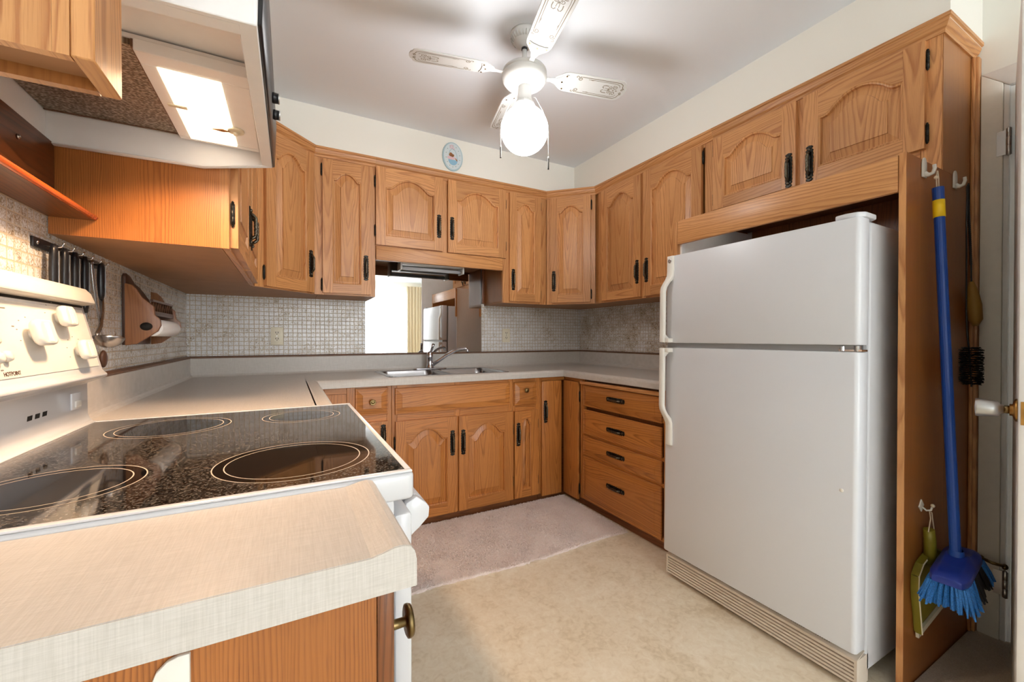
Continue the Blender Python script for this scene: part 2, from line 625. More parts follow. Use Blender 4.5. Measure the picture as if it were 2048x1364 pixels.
    def build(self, name, parent=None, bevel=0.0, seg=2, recalc=True, weld=True, angle=35):
        me = bpy.data.meshes.new(name)
        off = Vector((0, 0, 0))
        if parent is None and self.v:
            lo = [min(v[i] for v in self.v) for i in range(3)]
            hi = [max(v[i] for v in self.v) for i in range(3)]
            off = Vector(((lo[0] + hi[0]) / 2, (lo[1] + hi[1]) / 2, lo[2]))
        me.from_pydata([tuple(v - off) for v in self.v], [], self.f)
        ul = me.uv_layers.new(name='UVMap')
        k = 0
        for fu in self.uv:
            for t in fu:
                ul.data[k].uv = t
                k += 1
        for p, mi, s in zip(me.polygons, self.mi, self.sm):
            p.material_index = mi
            p.use_smooth = s
        for mn in self.mats:
            me.materials.append(M[mn])
        bm = bmesh.new()
        bm.from_mesh(me)
        if weld:
            bmesh.ops.remove_doubles(bm, verts=bm.verts, dist=1e-5)
        if recalc:
            bmesh.ops.recalc_face_normals(bm, faces=bm.faces)
        bm.to_mesh(me)
        bm.free()
        o = bpy.data.objects.new(name, me)
        COL.objects.link(o)
        o.location = off
        if parent is not None:
            attach(o, parent)
        if bevel:
            bv = o.modifiers.new('bevel', 'BEVEL')
            bv.width = bevel
            bv.segments = seg
            bv.limit_method = 'ANGLE'
            bv.angle_limit = radians(angle)
            bv.harden_normals = False
            for p in me.polygons:
                p.use_smooth = True
            es = o.modifiers.new('split', 'EDGE_SPLIT')
            es.split_angle = radians(40)
        return o


def world_of(o):
    m = o.matrix_basis.copy()
    while o.parent:
        m = o.parent.matrix_basis @ o.matrix_parent_inverse @ m
        o = o.parent
    return m


def attach(o, parent):
    o.parent = parent
    o.matrix_parent_inverse = world_of(parent).inverted()


def tag(o, label, cat, group=None):
    o['label'] = label
    o['category'] = cat
    if group:
        o['group'] = group
    return o


def thing(name, label, cat, loc, group=None):
    o = bpy.data.objects.new(name, None)
    o.empty_display_size = 0.05
    COL.objects.link(o)
    o.location = loc
    return tag(o, label, cat, group)


def struct(o):
    o['kind'] = 'structure'
    return o


def frame(o, xd, yd):
    x, y = Vector(xd).normalized(), Vector(yd).normalized()
    z = Vector((0, 0, 1))
    m = Matrix.Identity(4)
    for i in range(3):
        m[i][0], m[i][1], m[i][2], m[i][3] = x[i], y[i], z[i], o[i]
    return m


def sweep(mb, path, prof, pre=None, post=None):
    """sweep prof (outward, z) along an XY path, mitred; outward = right-hand side of travel"""
    n = len(path)
    rs = []
    for i in range(n):
        p = Vector(path[i] + (0,)) if len(path[i]) == 2 else Vector(path[i])
        d0 = (Vector(path[i]) - Vector(path[i - 1])).normalized() if i > 0 else ((Vector(path[0]) - Vector(pre)).normalized() if pre else None)
        d1 = (Vector(path[i + 1]) - Vector(path[i])).normalized() if i < n - 1 else ((Vector(post) - Vector(path[i])).normalized() if post else None)
        if d0 is None: d0 = d1
        if d1 is None: d1 = d0
        n0, n1 = Vector((d0.y, -d0.x)), Vector((d1.y, -d1.x))
        b = (n0 + n1).normalized()
        k = 1 / max(0.3, b.dot(n0))
        rs.append([(path[i][0] + b.x * k * o, path[i][1] + b.y * k * o, z) for o, z in prof])
    ov = R.uniform(0, 90)
    L = 0
    m = len(prof)
    for i in range(n - 1):
        seg = (Vector(path[i + 1]) - Vector(path[i])).length
        acc = 0
        for j in range(m):
            k = (j + 1) % m
            w = sqrt((prof[j][0] - prof[k][0]) ** 2 + (prof[j][1] - prof[k][1]) ** 2)
            A, B = rs[i], rs[i + 1]
            mb.poly([A[j], A[k], B[k], B[j]], [(acc, L + ov), (acc + w, L + ov), (acc + w, L + seg + ov), (acc, L + seg + ov)])
            acc += w
        L += seg
    mb.poly(list(reversed(rs[0])))
    mb.poly(rs[-1])
    return mb


def rrect(x0, x1, y0, y1, r, n=4):
    pts = []
    for cx, cy, a0 in ((x1 - r, y1 - r, 0), (x0 + r, y1 - r, 90), (x0 + r, y0 + r, 180), (x1 - r, y0 + r, 270)):
        for k in range(n + 1):
            a = radians(a0 + 90 * k / n)
            pts.append((cx + r * cos(a), cy + r * sin(a)))
    return pts


# ------------------------------------------------------------------ cabinet joinery
GAP = 0.0002


def board(mb, x0, x1, y0, y1, z0, z1, grain):
    g = GAP
    mb.box(x0 + g, x1 - g, y0, y1, z0 + g, z1 - g, grain)


def pull_mesh(parent, T, horizontal=False, L=0.158):
    """antique iron pull: lobed back plate, two posts and a beaded grip. local x = width, z = length, y = out"""
    if horizontal:
        T = T @ Matrix.Rotation(radians(90), 4, 'Y')
    mb = MB(T).mat('iron')

    def w(t):
        e = abs(t - .5) * 2
        base = .0145
        if e > .84: base = .0145 * sqrt(max(0, 1 - ((e - .84) / .16) ** 2)) * .95 + .0008
        elif e > .74: base = .0105
        return base + .0012 * sin(t * 60)
    N = 44
    left, right = [], []
    for i in range(N + 1):
        t = i / N
        z = (t - .5) * L
        right.append((w(t), z))
        left.append((-w(t), z))
    out = right + left[::-1]
    bk = [(p[0], 0.0, p[1]) for p in out]
    md = [(p[0], .0028, p[1]) for p in out]
    tp = [(p[0] * .7, .0045, p[1] * .985) for p in out]
    mb.rings([bk, md], True, False, False)
    for a, b in ((md, tp),):
        mb.rings([a, b], True, False, False)
    n = len(out)
    for i in range(N):
        mb.poly([tp[i], tp[i + 1], tp[n - 2 - i], tp[n - 1 - i]])
    # grip
    mb.mat('grip')
    pts, rad = [], []
    for i in range(25):
        t = i / 24
        z = (t - .5) * L * .64
        y = .0045 + .017 * min(1, sin(pi * t) * 2.2)
        pts.append((0, y, z))
        rad.append(.0046 + .0016 * abs(sin(t * pi * 7)) + .0012 * sin(pi * t))
    mb.tube(pts, rad, 8)
    for s in (-1, 1):
        mb.ball((0, .006, s * L * .385), .0068, 8, 1, .8, 1.1)
    return mb.build('handle', parent, recalc=True)


def hinge_mesh(parent, T, L=0.062):
    mb = MB(T).mat('iron')
    mb.lathe([(.001, -L / 2 - .008), (.0042, -L / 2 - .004), (.003, -L / 2), (.0056, -L / 2 + .001), (.0056, -L / 6), (.005, -L / 6 + .001), (.0056, -L / 6 + .002), (.0056, L / 6), (.005, L / 6 + .001), (.0056, L / 6 + .002), (.0056, L / 2 - .001), (.003, L / 2), (.0042, L / 2 + .004), (.001, L / 2 + .008)], (0, .004, 0), 'z', 10)
    mb.box(-.004, .012, -.0005, .0012, -L / 2, L / 2)
    return mb.build('hinge', parent)


def knob_mesh(parent, T, r=.0165):
    mb = MB(T).mat('bronze')
    mb.lathe([(.006, 0), (.0052, .003), (.0048, .017), (.0065, .0185), (r * .86, .0180), (r, .0190), (r * 1.02, .0215), (r * .94, .0245), (r * .80, .0250), (r * .68, .0238), (r * .52, .0248), (r * .3, .0262), (.0005, .0265)], (0, 0, 0), 'y', 18)
    return mb.build('knob', parent)


def arch(s, rise, edge=.05):
    if s <= edge or s >= 1 - edge:
        return 0.0
    t = abs(2 * (s - edge) / (1 - 2 * edge) - 1)
    if t <= .7:
        return rise * (1 - .62 * (t / .7) ** 2)
    return rise * .38 * (1 - (t - .7) / .3) ** 2


def panel_rings(mb, x0, x1, z0, z1, rise, T=.019, wood='oak', ramp_w=.03, nseg=22, raised=True):
    """sticking groove and raised field inside an opening whose top is arched"""
    def outline(inset, y):
        a0, a1 = x0 + inset, x1 - inset
        pts = [(a0, y, z0 + inset), (a1, y, z0 + inset)]
        for i in range(nseg + 1):
            s = 1 - i / nseg
            pts.append((a0 + (a1 - a0) * s, y, z1 - inset + arch(s, rise)))
        return pts
    ou, ov = R.uniform(-.03, .03), R.uniform(0, 90)
    cx = (x0 + x1) / 2
    uvf = lambda p: (p[0] - cx + ou, p[2] + ov)
    seq = [outline(0, T), outline(.0015, T - .0015), outline(.004, T - .0005), outline(.0075, T - .002), outline(.0095, T - .0135)]
    seq += [outline(.0145, T - .0135), outline(.0145 + ramp_w, T - .0045), outline(.0155 + ramp_w, T + .0002)]
    for A, B in zip(seq[:-1], seq[1:]):
        n = len(A)
        for i in range(n):
            j = (i + 1) % n
            mb.poly([A[i], A[j], B[j], B[i]], [uvf(A[i]), uvf(A[j]), uvf(B[j]), uvf(B[i])])
    L = seq[-1]
    bz, y = L[0][2], L[0][1]
    top = L[2:]
    for i in range(nseg):
        p, q = top[i], top[i + 1]
        a, b = (p[0], y, bz), (q[0], y, bz)
        mb.poly([b, a, p, q], [uvf(b), uvf(a), uvf(p), uvf(q)])


def door_leaf(parent, T, w, h, wood='oak', rise=.055, stile=.058, railb=.062, railt=.058, pull=None, hinges=None, name='door'):
    """pull=(side 'l'/'r', z centre) hinges=(side, [z...])"""
    mb = MB(T).mat(wood)
    t = .019
    for a, b in ((0, stile), (w - stile, w)):
        board(mb, a, b, 0, t, 0, h, 'z')
    board(mb, stile, w - stile, 0, t, 0, railb, 'x')
    x0, x1, zs = stile, w - stile, h - railt - rise
    N = 22
    ou, ov = R.uniform(-.05, .05), R.uniform(0, 90)
    uvf = lambda x, z: (z - h + railt + ou, x + ov)
    for i in range(N):
        s0, s1 = i / N, (i + 1) / N
        a, b = x0 + (x1 - x0) * s0 + (GAP if i == 0 else 0), x0 + (x1 - x0) * s1 - (GAP if i == N - 1 else 0)
        za, zb = zs + arch(s0, rise), zs + arch(s1, rise)
        mb.poly([(a, t, za), (b, t, zb), (b, t, h - GAP), (a, t, h - GAP)], [uvf(a, za), uvf(b, zb), uvf(b, h), uvf(a, h)])
    mb.poly([(x0, 0, h), (x0, t, h), (x1, t, h), (x1, 0, h)])
    panel_rings(mb, x0, x1, railb, zs, rise, t, wood)
    mb.poly([(x0, .002, 0), (x1, .002, 0), (x1, .002, h), (x0, .002, h)])
    o = mb.build(name, parent, recalc=False)
    fix_out(o, T)
    hw(o, T, w, h, pull, hinges, t)
    return o


def fix_out(o, T):
    """orient normals of an open door face outwards"""
    out = (T.to_3x3() @ Vector((0, 1, 0)))
    c = T @ Vector((0, -.05, 0))
    bm = bmesh.new()
    bm.from_mesh(o.data)
    for f in bm.faces:
        d = f.normal.dot(out)
        if abs(d) > .05:
            cen = f.calc_center_median()
            mid = (cen - T.translation).dot(out)
            want = mid > .0035
            if (d > 0) != want:
                f.normal_flip()
    bm.to_mesh(o.data)
    bm.free()


def hw(o, T, w, h, pull, hinges, t, inset=.028):
    if pull:
        side, z = pull[0], pull[1]
        if side == 'h':
            pull_mesh(o, T @ Matrix.Translation((pull[2], t, z)), True)
        elif side == 'k':
            knob_mesh(o, T @ Matrix.Translation((pull[2], t, z)))
        else:
            x = inset if side == 'l' else w - inset
            pull_mesh(o, T @ Matrix.Translation((x, t, z)))
    if hinges:
        side, zs = hinges
        for z in zs:
            HT = T @ Matrix.Translation((-.004 if side == 'l' else w + .004, .002, z))
            if side == 'r':
                HT = HT @ Matrix.Diagonal((-1, 1, 1, 1))
            hinge_mesh(o, HT)


def slab(parent, T, w, h, wood='oak_low', pull=None, hinges=None, name='door', grain='z'):
    mb = MB(T).mat(wood)
    mb.box(0, w, 0, .019, 0, h, grain)
    o = mb.build(name, parent, bevel=.004, seg=2)
    hw(o, T, w, h, pull, hinges, .019)
    return o


def raised_front(parent, T, w, h, wood='oak_low', pull=None, name='drawer', lip=.014, rampw=.024):
    """drawer front with a bevelled raised field, grain along x"""
    mb = MB(T).mat(wood)
    ou, ov = R.uniform(-.05, .05), R.uniform(0, 90)
    uvf = lambda p: (p[2] - h / 2 + ou, p[0] + ov)

    def o(i, y):
        return [(i, y, i), (w - i, y, i), (w - i, y, h - i), (i, y, h - i)]
    seq = [o(0, 0), o(0, .010), o(.003, .013), o(lip * .5, .013), o(lip * .6, .011), o(lip + rampw, .0185), o(lip + rampw + .001, .020)]
    for A, B in zip(seq[:-1], seq[1:]):
        for i in range(4):
            j = (i + 1) % 4
            mb.poly([A[i], A[j], B[j], B[i]], [uvf(A[i]), uvf(A[j]), uvf(B[j]), uvf(B[i])])
    mb.poly(seq[-1], [uvf(p) for p in seq[-1]])
    mb.poly(list(reversed(seq[0])))
    ob = mb.build(name, parent)
    hw(ob, T, w, h, pull, None, .020)
    return ob


def carcass(parent, x0, x1, y0, y1, z0, z1, wood='oak_panel', under=True):
    mb = MB().mat(wood)
    t = .014
    mb.box(x0, x1, y0, y1, z0 + t, z1, 'z')
    if under:
        mb.mat('under')
    mb.box(x0, x1, y0, y1, z0, z0 + t - GAP, 'x')
    return mb.build('carcass', parent)


# ------------------------------------------------------------------ room shell
XL, XR, YB, CEIL = -0.53, 2.36, 3.05, 2.516
REAR, DL = -4.2, -1.9

mb = MB().mat('vinyl')
mb.box(DL, 3.6, REAR, YB, -.05, 0)
struct(mb.build('floor'))
mb = MB().mat('ceil')
mb.box(DL, 3.6, REAR, YB, CEIL, CEIL + .05)
struct(mb.build('ceiling'))

mb = MB().mat('wall')
mb.box(XL - .1, XR + .1, YB, YB + .1, 0, CEIL)
wb = struct(mb.build('wall_back'))
mb = MB().mat('tile_x')
mb.box(XL, .474, YB - .004, YB, 1.032, 1.42)
mb.box(1.366, XR, YB - .004, YB, 1.032, 1.42)
t_ = mb.build('mosaic_tile', wb)
mb = MB().mat('wall')
mb.box(XL - .1, XL, .44, YB, 0, CEIL)
wl = struct(mb.build('wall_left'))
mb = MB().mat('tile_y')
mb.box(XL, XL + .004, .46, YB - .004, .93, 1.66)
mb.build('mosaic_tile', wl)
mb = MB().mat('wall')
mb.box(XR, XR + .1, .475, YB, 0, CEIL)
mb.box(XR, XR + .1, -.55, .475, 2.08, CEIL)
mb.box(XR, XR + .1, -.55, -.37, 0, 2.08)
mb.box(3.1, 3.2, REAR, -.55, 0, CEIL)
wr = struct(mb.build('wall_right'))
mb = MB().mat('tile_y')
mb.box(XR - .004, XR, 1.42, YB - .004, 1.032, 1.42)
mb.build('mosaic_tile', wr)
# hall beyond the doorway
mb = MB().mat('wall')
mb.box(3.5, 3.6, REAR, YB, 0, CEIL)
mb.box(XR + .1, 3.5, 1.2, 1.3, 0, CEIL)
mb.box(XR + .1, 3.5, -.55, -.45, 0, CEIL)
struct(mb.build('wall_hall'))
# dining end
mb = MB().mat('wall')
mb.box(DL, XL - .1, .44, .54, 0, CEIL)
struct(mb.build('wall_dining'))
mb = MB().mat('wall')
wx0, wx1, wz0, wz1 = .2, 2.85, .15, 2.3
mb.box(DL, wx0, REAR - .1, REAR, 0, CEIL)
mb.box(wx1, 3.2, REAR - .1, REAR, 0, CEIL)
mb.box(wx0, wx1, REAR - .1, REAR, 0, wz0)
mb.box(wx0, wx1, REAR - .1, REAR, wz1, CEIL)
struct(mb.build('wall_rear'))
mb = MB().mat('white_paint')
for a, b, c, d in ((wx0, wx1, wz0, wz0 + .05), (wx0, wx1, wz1 - .05, wz1), (wx0, wx0 + .05, wz0, wz1), (wx1 - .05, wx1, wz0, wz1), (1.5, 1.55, wz0, wz1)):
    mb.box(a, b, REAR - .08, REAR - .02, c, d)
w1 = struct(mb.build('window_1'))
mb = MB().mat('glass')
mb.box(wx0 + .05, wx1 - .05, REAR - .055, REAR - .05, wz0 + .05, wz1 - .05)
mb.build('window_glass', w1)
mb = MB().mat('wall')
sy0, sy1, sz0, sz1 = -3.4, -1.4, .3, 2.2
mb.box(DL - .1, DL, REAR - .1, sy0, 0, CEIL)
mb.box(DL - .1, DL, sy1, .54, 0, CEIL)
mb.box(DL - .1, DL, sy0, sy1, 0, sz0)
mb.box(DL - .1, DL, sy0, sy1, sz1, CEIL)
struct(mb.build('wall_side'))
mb = MB().mat('white_paint')
for a, b, c, d in ((sy0, sy1, sz0, sz0 + .05), (sy0, sy1, sz1 - .05, sz1), (sy0, sy0 + .05, sz0, sz1), (sy1 - .05, sy1, sz0, sz1)):
    mb.box(DL - .08, DL - .02, a, b, c, d)
w2 = struct(mb.build('added_window'))  # added window, out of view, letting in fill from the left
mb = MB().mat('glass')
mb.box(DL - .055, DL - .05, sy0 + .05, sy1 - .05, sz0 + .05, sz1 - .05)
mb.build('window_glass', w2)

# soffits above the wall cabinets
mb = MB().mat('wall')
mb.box(XL, XR, 2.704, YB, 2.262, CEIL)
mb.box(XL, -.155, .62, 2.704, 2.262, CEIL)
mb.box(2.032, XR, .548, 2.704, 2.262, CEIL)
struct(mb.build('wall_soffit'))

# carpet of the hall reaching the broom corner
mb = MB().mat('hall_carpet')
mb.box(1.80, 3.5, -.44, .562, 0.0, .010)
struct(mb.build('floor_hall'))

# thin brown strip on top of the counter splash
mb = MB().mat('trim_brown')
sweep(mb, [(XL + .002, 1.53), (XL + .002, YB - .002), (XR - .002, YB - .002), (XR - .002, 1.43)], [(0.004, 1.024), (.024, 1.024), (.024, 1.031), (.012, 1.037), (.004, 1.037)])
struct(mb.build('trim_1'))

# doorway casing, jamb stop
mb = MB().mat('white_paint')
cz = 2.08
ys = (.547, .475)
mb.mat('casing').prism([(.547, .010), (.490, .010), (.490, cz + .015), (.547, cz + .072)], XR - .018, XR, 'x')
mb.mat('white_paint').prism([(.4898, .010), (.475, .010), (.475, cz), (.4898, cz + .0148)], XR - .013, XR, 'x')
mb.prism([(.547, cz + .0725), (.475, cz + .0005), (-.37, cz + .0005), (-.442, cz + .0725)], XR - .018, XR, 'x')
mb.box(XR - .0, XR + .1, .463, .475, .01, cz)
mb.box(XR + .035, XR + .05, .452, .463, .01, cz)
struct(mb.build('trim_2', bevel=.003))

# door leaf, open into the kitchen and seen edge on
DH = Vector((XR - .012, .462, 0))
DE = Vector((1.665, .318, 0))
dx = (DE - DH).normalized()
dn = Vector((-dx.y, dx.x, 0))
if dn.y < 0: dn = -dn
DT = frame((DH.x, DH.y, .012), dx, dn)
mb = MB(DT).mat('white_door')
DW = (DE - DH).length
mb.box(0, DW, -.035, 0, 0, 2.05)
dr = struct(mb.build('door_1', bevel=.003))
mb = MB(DT).mat('brass')
kz = .938
mb.lathe([(.031, 0), (.031, .003), (.026, .006), (.016, .009), (.016, .014)], (DW - .065, 0, kz), 'y', 20)
mb.mat('bronze').lathe([(.011, .014), (.011, .024)], (DW - .065, 0, kz), 'y', 14)
mb.mat('alu').lathe([(.012, .024), (.013, .030), (.020, .033), (.0225, .045), (.0255, .072), (.0245, .076), (.0005, .078)], (DW - .065, 0, kz), 'y', 24)
mb.build('door_knob', dr)
mb = MB(DT).mat('brass')
mb.box(DW - .0005, DW + .0018, -.031, -.004, kz - .03, kz + .03)
mb.mat('alu').box(DW, DW + .009, -.025, -.010, kz - .010, kz + .010)
mb.build('latch_plate', dr)
for hz in (1.87, .23):
    mb = MB().mat('alu')
    mb.lathe([(.002, -.052), (.0075, -.048), (.0075, -.016), (.0066, -.0155), (.0075, -.015), (.0075, .016), (.0066, .0165), (.0075, .017), (.0075, .048), (.002, .052)], (XR - .024, .474, hz), 'z', 10)
    mb.box(XR - .020, XR - .017, .476, .505, hz - .045, hz + .045)
    mb.build('door_hinge', dr)
mb = MB().mat('bronze')
mb.tube([(XR - .03, .474, .30), (XR - .05, .50, .305), (XR - .045, .525, .308)], .006, 8)
mb.ball((XR - .04, .532, .308), .010, 10)
mb.ball((XR - .028, .474, .297), .009, 10, 1, 1, 1.2)
mb.build('door_stop', dr)

# ------------------------------------------------------------------ wall cabinets
YF, XF, XLF = 2.718, 2.043, -0.15       # face-frame planes: back, right, left
ZB, ZT = 1.405, 2.262
FT = .018


def FB(x, z): return frame((x, YF, z), (1, 0, 0), (0, -1, 0))
def FR(y, z): return frame((XF, y, z), (0, -1, 0), (-1, 0, 0))
def FL(y, z): return frame((XLF, y, z), (0, 1, 0), (1, 0, 0))


DL0, DL1 = (XLF, 2.432), (.136, YF)
DR0, DR1 = (1.772, YF), (XF, 2.447)
def FDL(s, z):
    d = Vector((1, 1, 0)).normalized()
    return frame((DL0[0] + d.x * s, DL0[1] + d.y * s, z), d, (1, -1, 0))
def FDR(s, z):
    d = Vector((1, -1, 0)).normalized()
    return frame((DR0[0] + d.x * s, DR0[1] + d.y * s, z), d, (-1, -1, 0))


def face(parent, T, w, h, stiles, rails, wood):
    """face frame: stiles = [(x0,x1)], rails = [(x0,x1,z0,z1)] in local coords, behind the door plane"""
    mb = MB(T).mat(wood)
    for a, b in stiles:
        board(mb, a, b, -FT, 0, 0, h, 'z')
    for a, b, c, d in rails:
        board(mb, a, b, -FT, 0, c, d, 'x')
    return mb.build('face_frame', parent, bevel=.0012, seg=1)


CROWN = [(-.003, 2.224), (.005, 2.224), (.006, 2.236), (.013, 2.244), (.018, 2.256), (.020, 2.266), (.025, 2.269), (.025, 2.281), (-.003, 2.281)]


def crown(parent, path, pre=None, post=None):
    mb = MB().mat('oak')
    sweep(mb, path, CROWN, pre, post)
    return mb.build('crown_moulding', parent)


# back wall, left of the sink
c = thing('wall_cabinet', 'tall single-door oak wall cabinet left of the mirror', 'cabinet', (.31, 2.88, ZB), 'oak wall cabinets')
carcass(c, .157, .486, YF + FT, YB - .006, ZB, ZT)
face(c, FB(.136, ZB), .35, ZT - ZB, [(0, .052), (.31, .35)], [(.052, .31, 0, .03), (.052, .31, .80, ZT - ZB)], 'oak')
crown(c, [DL1, (.4868, YF)], DL0)
door_leaf(c, FB(.181, 1.416), .274, .798, 'oak', .045, .056, .058, .066, ('r', .165), ('l', [.05, .735]))

# over the sink
c = thing('wall_cabinet', 'short two-door oak cabinet with valance above the sink mirror', 'cabinet', (.95, 2.88, 1.64), 'oak wall cabinets')
carcass(c, .488, 1.39, YF + FT, YB - .006, 1.712, ZT)
face(c, FB(.487, 1.70), .905, ZT - 1.70, [(.44, .475)], [(0, .44, 0, .05), (.475, .905, 0, .05), (0, .44, .505, .562), (.475, .905, .505, .562)], 'oak')
crown(c, [(.4872, YF), (1.3908, YF)])
door_leaf(c, FB(.488, 1.735), .439, .495, 'oak', .068, .06, .06, .058, ('r', .165), ('l', [.09, .40]))
door_leaf(c, FB(.964, 1.732), .446, .498, 'oak', .068, .06, .06, .058, ('l', .165), ('r', [.09, .40]))
mb = MB().mat('oak')
mb.box(.489, 1.384, YF - .014, YF + .012, 1.640, 1.728, 'x')
mb.build('valance', c, bevel=.003)

# right of the sink
c = thing('wall_cabinet', 'narrow single-door oak cabinet just right of the sink mirror', 'cabinet', (1.58, 2.88, ZB), 'oak wall cabinets')
carcass(c, 1.39, 1.75, YF + FT, YB - .006, ZB, ZT)
face(c, FB(1.391, ZB), .381, ZT - ZB, [(0, .055), (.315, .381)], [(.055, .315, 0, .03), (.055, .315, .80, ZT - ZB)], 'oak')
crown(c, [(1.3912, YF), DR0], None, DR1)
door_leaf(c, FB(1.442, 1.419), .272, .802, 'oak', .045, .056, .058, .066, ('l', .16), ('r', [.06, .74]))
mb = MB().mat('oak_end')
mb.box(1.3655, 1.3895, 3.025, YB - .006, 1.42, 1.70, 'z')
mb.build('scribe_strip', c, bevel=.002)

# right diagonal corner
c = thing('corner_cabinet', 'diagonal corner oak wall cabinet between back and right-hand walls', 'cabinet', (2.1, 2.75, ZB), 'oak wall cabinets')
mb = MB().mat('oak_panel')
poly = [(1.754, YB - .006), (1.754, YF + .02), (1.786, YF + .012), (XF + .012, 2.462), (XF + .02, 2.42), (XR - .006, 2.42), (XR - .006, YB - .006)]
mb.prism(poly, ZB + .014, ZT, 'z')
mb.mat('under').prism(poly, ZB, ZB + .0138, 'z')
mb.build('carcass', c)
wd = sqrt((DR1[0] - DR0[0]) ** 2 + (DR1[1] - DR0[1]) ** 2)
face(c, FDR(0, ZB), wd, ZT - ZB, [(.003, .05), (wd - .058, wd - .004)], [(.05, wd - .058, 0, .03), (.05, wd - .058, .80, ZT - ZB)], 'oak')
crown(c, [DR0, DR1], (1.4, YF), (XF, 1.5))
door_leaf(c, FDR(.037, 1.418), .308, .803, 'oak', .05, .056, .058, .062, ('l', .165), ('r', [.06, .735]))

# right wall, two tall doors
c = thing('wall_cabinet', 'tall two-door oak cabinet on right wall between corner and fridge', 'cabinet', (2.2, 1.94, ZB), 'oak wall cabinets')
carcass(c, XF + FT, XR - .006, 1.47, 2.417, ZB, ZT)
face(c, FR(2.44, ZB), .972, ZT - ZB, [(.02, .095), (.455, .49), (.92, .972)], [(.095, .455, 0, .03), (.49, .92, 0, .03), (.095, .455, .80, ZT - ZB), (.49, .92, .80, ZT - ZB)], 'oak')
crown(c, [DR1, (XF, 1.4662)], DR0)
door_leaf(c, FR(2.368, 1.417), .386, .80, 'oak', .066, .062, .06, .06, ('r', .165), ('l', [.06, .73]))
door_leaf(c, FR(1.957, 1.417), .426, .80, 'oak', .068, .062, .06, .06, ('l', .165), ('r', [.06, .735]))

# over the fridge
c = thing('wall_cabinet', 'two-door oak cabinet above the fridge with side panel over the broom', 'cabinet', (2.2, 1.02, 1.74), 'oak wall cabinets')
carcass(c, XF + FT, XR - .006, .57, 1.466, 1.755, ZT, 'oak_end', False)  # dark oak puts the niche's shade into the underside colour
face(c, FR(1.466, 1.742), .896, ZT - 1.742, [(0, .03), (.42, .46), (.84, .896)], [(.03, .42, 0, .095), (.46, .84, 0, .095), (.03, .42, .47, .52), (.46, .84, .47, .52)], 'oak')
crown(c, [(XF, 1.4658), (XF, .5675), (XR - .004, .5675)])
door_leaf(c, FR(1.459, 1.836), .416, .382, 'oak', .062, .06, .055, .055, ('r', .078), ('l', [.06, .325]))
door_leaf(c, FR(1.013, 1.832), .402, .389, 'oak', .062, .06, .055, .055, ('l', .082), ('r', [.055, .32]))
mb = MB().mat('oak_panel')
mb.box(XF + .001, XR - .006, .5675, .5699, 1.742, ZT, 'z')
mb.build('side_panel', c)

# fridge surround
fs = thing('fridge_surround', 'oak surround framing the fridge, end panel on the right side', 'surround', (2.0, 1.0, 0))
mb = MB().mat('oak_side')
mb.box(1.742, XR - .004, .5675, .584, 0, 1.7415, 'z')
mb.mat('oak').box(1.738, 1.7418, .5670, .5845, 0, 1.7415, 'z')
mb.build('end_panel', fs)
mb = MB().mat('oak')
mb.box(1.738, 1.758, .586, 1.452, 1.619, 1.738, 'y')
mb.build('valance', fs, bevel=.005)
mb = MB().mat('white_paint')
mb.box(1.76, XR - .006, 1.440, 1.452, .872, 1.738)
mb.mat('oak').box(1.7395, 1.7598, 1.4525, 1.464, 1.40, 1.735, 'z')
mb.build('inner_panel', fs)
mb = MB().mat('oak_end')  # added dark sheet standing in for the shade inside the niche
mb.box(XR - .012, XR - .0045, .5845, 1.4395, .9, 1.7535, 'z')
mb.build('shade_panel', fs)

# left wall beyond the hood
c = thing('wall_cabinet', 'oak wall cabinet right of range hood, showing wide brown end panel', 'cabinet', (-.34, 1.88, ZB), 'oak wall cabinets')
mb = MB().mat('oak_panel')
mb.box(XL + .006, XLF - FT - .001, 1.4572, 2.298, ZB + .014, ZT, 'z')
mb.mat('under').box(XL + .006, XLF - FT - .001, 1.457, 2.298, ZB, ZB + .0138)
mb.build('carcass', c)
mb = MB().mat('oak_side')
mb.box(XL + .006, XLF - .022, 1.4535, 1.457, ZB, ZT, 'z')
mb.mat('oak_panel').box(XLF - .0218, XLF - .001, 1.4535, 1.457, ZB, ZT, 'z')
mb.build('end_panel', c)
face(c, FL(1.457, ZB), .975, ZT - ZB, [(0, .035), (.455, .50), (.90, .974)], [(.035, .455, 0, .03), (.50, .90, 0, .03), (.035, .455, .80, ZT - ZB), (.50, .90, .80, ZT - ZB)], 'oak')
crown(c, [(XLF, 1.4572), DL0], None, DL1)
door_leaf(c, FL(1.482, 1.413), .44, .80, 'oak', .06, .06, .06, .06, ('r', .165), ('l', [.10, .73]))
door_leaf(c, FL(1.95, 1.413), .435, .80, 'oak', .06, .06, .06, .06, ('l', .165), ('r', [.06, .73]))

# left diagonal corner
c = thing('corner_cabinet', 'diagonal corner oak wall cabinet behind the range hood controls', 'cabinet', (-.2, 2.75, ZB), 'oak wall cabinets')
mb = MB().mat('oak_panel')
poly = [(XL + .006, 2.30), (XLF - .02, 2.30), (XLF - .012, 2.447), (.121, YF + .012), (.155, YF + .02), (.155, YB - .006), (XL + .006, YB - .006)]
mb.prism(poly, ZB + .014, ZT, 'z')
mb.mat('under').prism(poly, ZB, ZB + .0138, 'z')
mb.build('carcass', c)
wd = sqrt((DL1[0] - DL0[0]) ** 2 + (DL1[1] - DL0[1]) ** 2)
face(c, FDL(0, ZB), wd, ZT - ZB, [(.004, .058), (wd - .05, wd - .003)], [(.058, wd - .05, 0, .03), (.058, wd - .05, .80, ZT - ZB)], 'oak')
crown(c, [DL0, DL1], (XLF, 2), (.5, YF))
door_leaf(c, FDL(.057, 1.412), .330, .808, 'oak', .058, .06, .06, .062, ('r', .165), ('l', [.07, .73]))

